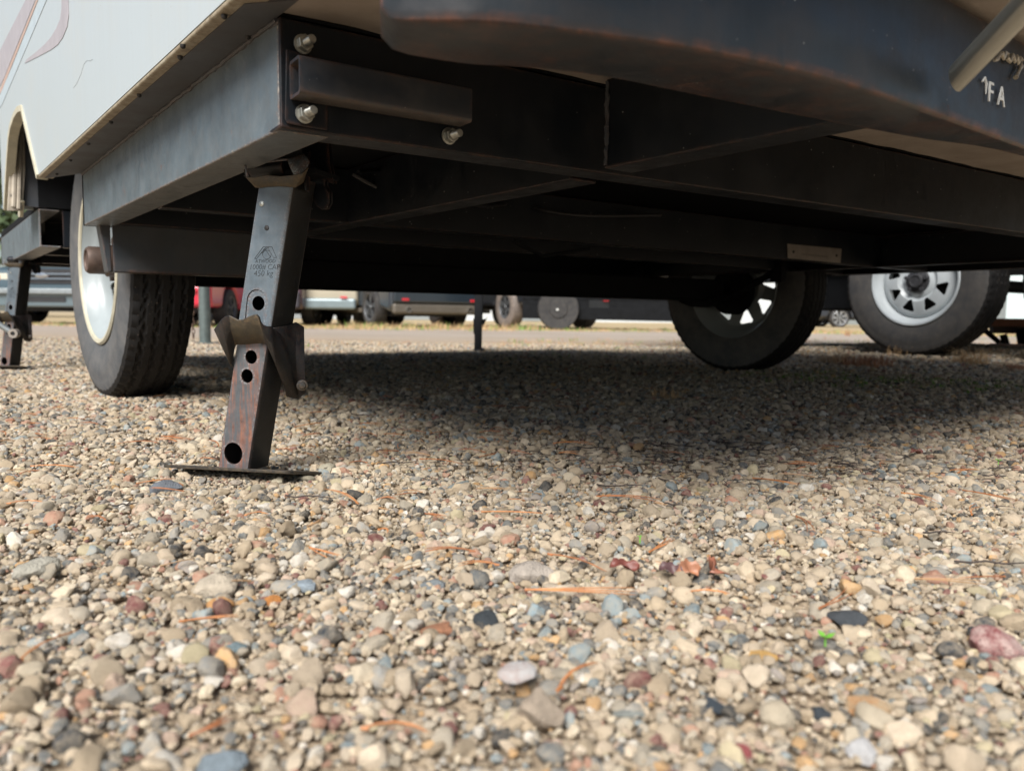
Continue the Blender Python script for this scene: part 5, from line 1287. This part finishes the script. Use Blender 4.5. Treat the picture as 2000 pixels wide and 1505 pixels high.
for k in range(620):
    px = rg.uniform(560, 2040); py = rg.gauss(672, 4.5) if k % 3 else rg.gauss(690, 12)
    if py < 655: continue
    if px < 960 and rg.random() < .8: continue
    p = at(px, py, z=0.0); 
    if p.y < 2.4: continue
    q = blades(rg.randint(4, 12), 0.05, rg.uniform(0.012, 0.05), k, 0.8, w=0.0014); z_ = terr(p.x, p.y)
    gs[rg.choice(['straw', 'straw', 'straw2', 'straw', 'green'])].add([(a + p.x, b + p.y, c + z_) for a, b, c in q.v], q.f)
# the verge in front of the parked cars
for k in range(2600):
    x = rg.uniform(-9, 12); y = rg.uniform(12.0, 15.5) + (0.6 if x > 0 else 0)
    q = blades(6, 0.12, rg.uniform(0.03, 0.12) * (1.3 if -3 < x < 0.5 else 0.6), k + 900, 0.7, w=0.004)
    gs[rg.choice(['straw', 'straw', 'straw', 'green'])].add([(a + x, b + y, c) for a, b, c in q.v], q.f)
for nm, lb in (('straw', 'straw-coloured dry grass fringe along the lane'), ('straw2', 'reddish dry grass scattered along the lane'), ('green', 'scattered fresh green weeds along the lane')):
    o = gs[nm].build('dry_grass' if nm != 'green' else 'green_weeds', M[nm], None); tag(o, lb, 'grass', kind='stuff')
# low moss and weeds on the sunny edge of the shade
mo = MB()
for k in range(150):
    px = rg.uniform(1450, 2000); py = 735 + (px - 1450) * 0.05 + rg.gauss(0, 6); p = at(px, py, z=0.004)
    q = blades(4, 0.018, 0.012, k + 77, 1.0, w=0.0022); z_ = terr(p.x, p.y) + .004; mo.add([(a + p.x, b + p.y, c + z_) for a, b, c in q.v], q.f)
o = mo.build('moss_weeds', M['green'], None); tag(o, 'low bright green moss speckling the gravel at the right', 'weeds', kind='stuff')
# ------------------------------------------------------------------ litter on the gravel
rg = random.Random(11)
def needle_mat(name, c):
    return simple(name, c, 0.55, 0, 0.3, 60)
NM = [needle_mat('orange_needle', (0.44, 0.18, 0.065)), needle_mat('rust_needle', (0.34, 0.13, 0.05)), needle_mat('pale_needle', (0.34, 0.2, 0.1))]
TWG = simple('dark_twig', (0.05, 0.038, 0.032), 0.8, 0, 0.4, 40)
def needle(i, p, q, r=0.00055, bow=0.004, mat=None):
    """a fallen pair of pine needles joined at the sheath"""
    L_ = (q - p).length; d = (q - p).normalized(); s = Vector((-d.y, d.x, 0)); n_ = 2 if i % 4 else 3
    m = MB()
    for j in range(n_):
        b = (j - (n_ - 1) / 2) * 0.06 * L_ + rg.uniform(-.02, .02) * L_; h = rg.uniform(0.0, 0.004)
        pts_ = [Vector((0, 0, 0.001)) + d * (L_ * t) + s * (b * t * 1.3 + bow * math.sin(t * 3.1) * (1 if i % 2 else -1)) + UP * (h * t + 0.002 * math.sin(3.1 * t)) for t in (0, .25, .5, .75, 1)]
        m.tube(pts_, [r * 1.2, r, r, r * .9, r * .4], 5)
    m.tube([Vector((0, 0, .001)), d * min(.006, L_ * .12) + UP * .001], [r * 2, r * 1.7], 6)
    o = m.build('pine_needle', mat or NM[i % 3], None, smooth=True); o.location = Vector((p.x, p.y, terr(p.x, p.y) + 0.0055 + rg.uniform(0, .003)))
    return o
spec = [((310, 852), (372, 862), 'orange pine needles beside the near tyre'), ((30, 1300), (150, 1240), 'long orange pine needle at the lower left edge'), ((350, 1222), (465, 1215), 'bright orange pine needle left of the dark blue pebble'),
        ((1070, 1082), (1180, 1120), 'forked orange pine needles below the speckled white stone'), ((1025, 1155), (1240, 1160), 'long orange pine needle lying across the middle gravel'), ((1330, 1165), (1425, 1170), 'short orange pine needle right of the long one'),
        ((1600, 1195), (1660, 1165), 'stubby orange pine needle in the right gravel'), ((1088, 1350), (1165, 1298), 'orange pine needle slanting in front of the blurred stones'), ((1268, 1078), (1312, 1056), 'orange pine needles sticking up near the trailer shade'),
        ((1555, 1010), (1585, 1050), 'orange pine needles curling at the shade edge'), ((940, 1000), (1060, 1006), 'orange needle cluster at the middle of the picture'), ((705, 1425), (835, 1440), 'blurred orange pine needle at the bottom'),
        ((370, 1440), (450, 1405), 'blurred tan pine needle at the lower left'), ((60, 912), (150, 916), 'orange pine needles at the left edge in mid distance'), ((700, 985), (640, 960), 'thin needle right of the foot plate'),
        ((1165, 972), (1290, 985), 'needle lying in the brown gravel at right'), ((1470, 935), (1560, 950), 'rusty needle under the trailer at right'), ((1760, 965), (1830, 985), 'needle near the right edge in shade'), ((1880, 960), (1990, 985), 'needle touching the right picture edge'),
        ((1080, 868), (1160, 872), 'needle in the dark shade under the trailer'), ((605, 1075), (660, 1100), 'orange needle below the foot plate'), ((820, 900), (905, 912), 'orange needle right of the jack in half shade'), ((575, 835), (640, 828), 'bent orange needle behind the jack foot')]
for i, (a, b, lb) in enumerate(spec):
    o = needle(i, at(*a, z=.006), at(*b, z=.006), mat=NM[0 if i % 3 else 1]); tag(o, lb, 'pine needle', 'fallen pine needles')
for i in range(170):
    y = rg.uniform(0.6, 2.4) if i % 3 else rg.uniform(1.1, 1.9); x = rg.uniform(-0.66, 0.66) * y
    a = rg.gauss(0, 0.7) + (math.pi if rg.random() < .5 else 0); l = rg.uniform(0.02, 0.055)
    p = Vector((x, y, 0)); q = p + Vector((math.cos(a) * l, math.sin(a) * l, 0))
    o = needle(i, p, q, r=0.00048, mat=NM[rg.choice([0, 1, 1, 2])]); tag(o, 'short fallen pine needle scattered on the gravel', 'pine needle', 'loose pine needles strewn on the gravel')
# dark twigs and old needle mats
for i in range(34):
    y = rg.gauss(1.22, 0.12) if i % 2 else rg.uniform(.7, 1.8); x = (rg.uniform(0.0, 0.45) if i % 2 else rg.uniform(-0.6, 0.66)) * y
    a = rg.gauss(0, 0.5); l = rg.uniform(0.02, 0.07); d = Vector((math.cos(a), math.sin(a), 0)); s = Vector((-d.y, d.x, 0)); m = MB()
    m.tube([d * (l * t) + s * (rg.uniform(-.002, .002)) + UP * rg.uniform(0, .003) for t in (0, .2, .4, .6, .8, 1)], [.0011, .001, .001, .0009, .0007, .0003], 5)
    m.tube([d * l * .5, d * l * .7 + s * .008 + UP * .003], [.0006, .0003], 5)
    o = m.build('twig', TWG, None, smooth=True); o.location = (x, y, terr(x, y) + .007); tag(o, 'thin dark twig lying on the gravel', 'twig', 'thin dark twigs on the gravel')
mat_ = MB()
for k in range(420):
    y = rg.gauss(1.2, 0.1); x = rg.gauss(0.3, 0.2) * y; a = rg.gauss(0, .8); l = rg.uniform(.01, .03); d = Vector((math.cos(a), math.sin(a), 0)); z_ = rg.uniform(.003, .009)
    p = Vector((x, y, z_)); mat_.tube([p, p + d * l * .5 + UP * .001, p + d * l], [.0005, .0005, .0002], 4, caps=False)
o = mat_.build('needle_litter', TWG, None); tag(o, 'mat of old dark pine needles in the shade under the trailer', 'needle litter', kind='stuff')
# leaves
def leaf(px0, py0, w, h, c, lb, rz=0.0, tilt=0.4):
    m, nt, b = new_mat('dead_leaf'); v = coords(nt)
    nt.links.new(ramp(nt, noise(nt, v, 90, 5), [(0.3, tuple(x * .6 for x in c)), (0.7, c)]), b.inputs['Base Color']); b.inputs['Roughness'].default_value = 0.5
    g_ = MB(); n1, n2 = 10, 6; vs = []
    for j in range(n2 + 1):
        for i in range(n1 + 1):
            u = i / n1; t = (j / n2 - .5) * 2; hw_ = math.sin(math.pi * min(1, u * 1.02)) ** .7 * (1 + .18 * math.sin(u * 17))
            vs.append((w * (u - .5), h * .5 * t * hw_, abs(t) ** 1.5 * h * .3 * hw_ + .003 * math.sin(u * 7 + t)))
    g_.add(vs, [(j * (n1 + 1) + i, j * (n1 + 1) + i + 1, (j + 1) * (n1 + 1) + i + 1, (j + 1) * (n1 + 1) + i) for j in range(n2) for i in range(n1)])
    o = g_.build('fallen_leaf', m, None, smooth=True, solid=.0004); p = at(px0, py0, z=.01); o.location = (p.x, p.y, .012); o.rotation_euler = (tilt, 0.1, rz); tag(o, lb, 'leaf')
leaf(1220, 1110, .026, .014, (0.2, 0.06, 0.045), 'small dark red curled leaf in the middle gravel', .1)
leaf(1345, 1117, .022, .017, (0.4, 0.18, 0.1), 'orange-brown leaf left half beside the purple stone', .3, .7)
leaf(1392, 1114, .018, .02, (0.34, 0.13, 0.075), 'upright orange-brown leaf right of the orange one', 1.2, .9)
leaf(1310, 1118, .02, .014, (0.13, 0.07, 0.07), 'dull purple leaf next to the orange-brown leaf', -.3, .5)
leaf(1790, 885, .025, .014, (0.2, 0.07, 0.05), 'dark reddish leaf near the right in shade', .3)
# green sprouts
for i, (px, py, s, lb) in enumerate(((1612, 1250, 1.0, 'bright green sprout on the gravel at lower right'), (1250, 1052, .4, 'tiny green sprout near the trailer shade'), (1950, 902, .8, 'green leaflet at the right edge in shade'))):
    m = MB()
    for k in range(3):
        a = k * 2.1 + i; d = Vector((math.cos(a), math.sin(a), .5)); sd_ = Vector((-math.sin(a), math.cos(a), 0)) * .0025 * s
        m.add([Vector((0, 0, 0)), d * .003 * s - sd_, d * .0065 * s, d * .003 * s + sd_], [(0, 1, 2, 3)])
    m.tube([(0, 0, -.006), (0, 0, .001)], .0005, 5)
    o = m.build('green_sprout', simple('sprout_green', (0.16, 0.42, 0.05), 0.5, 0, 0.2, 60), None, solid=.0004); p = at(px, py, z=.01); o.location = (p.x, p.y, terr(p.x, p.y) + .012); tag(o, lb, 'sprout')
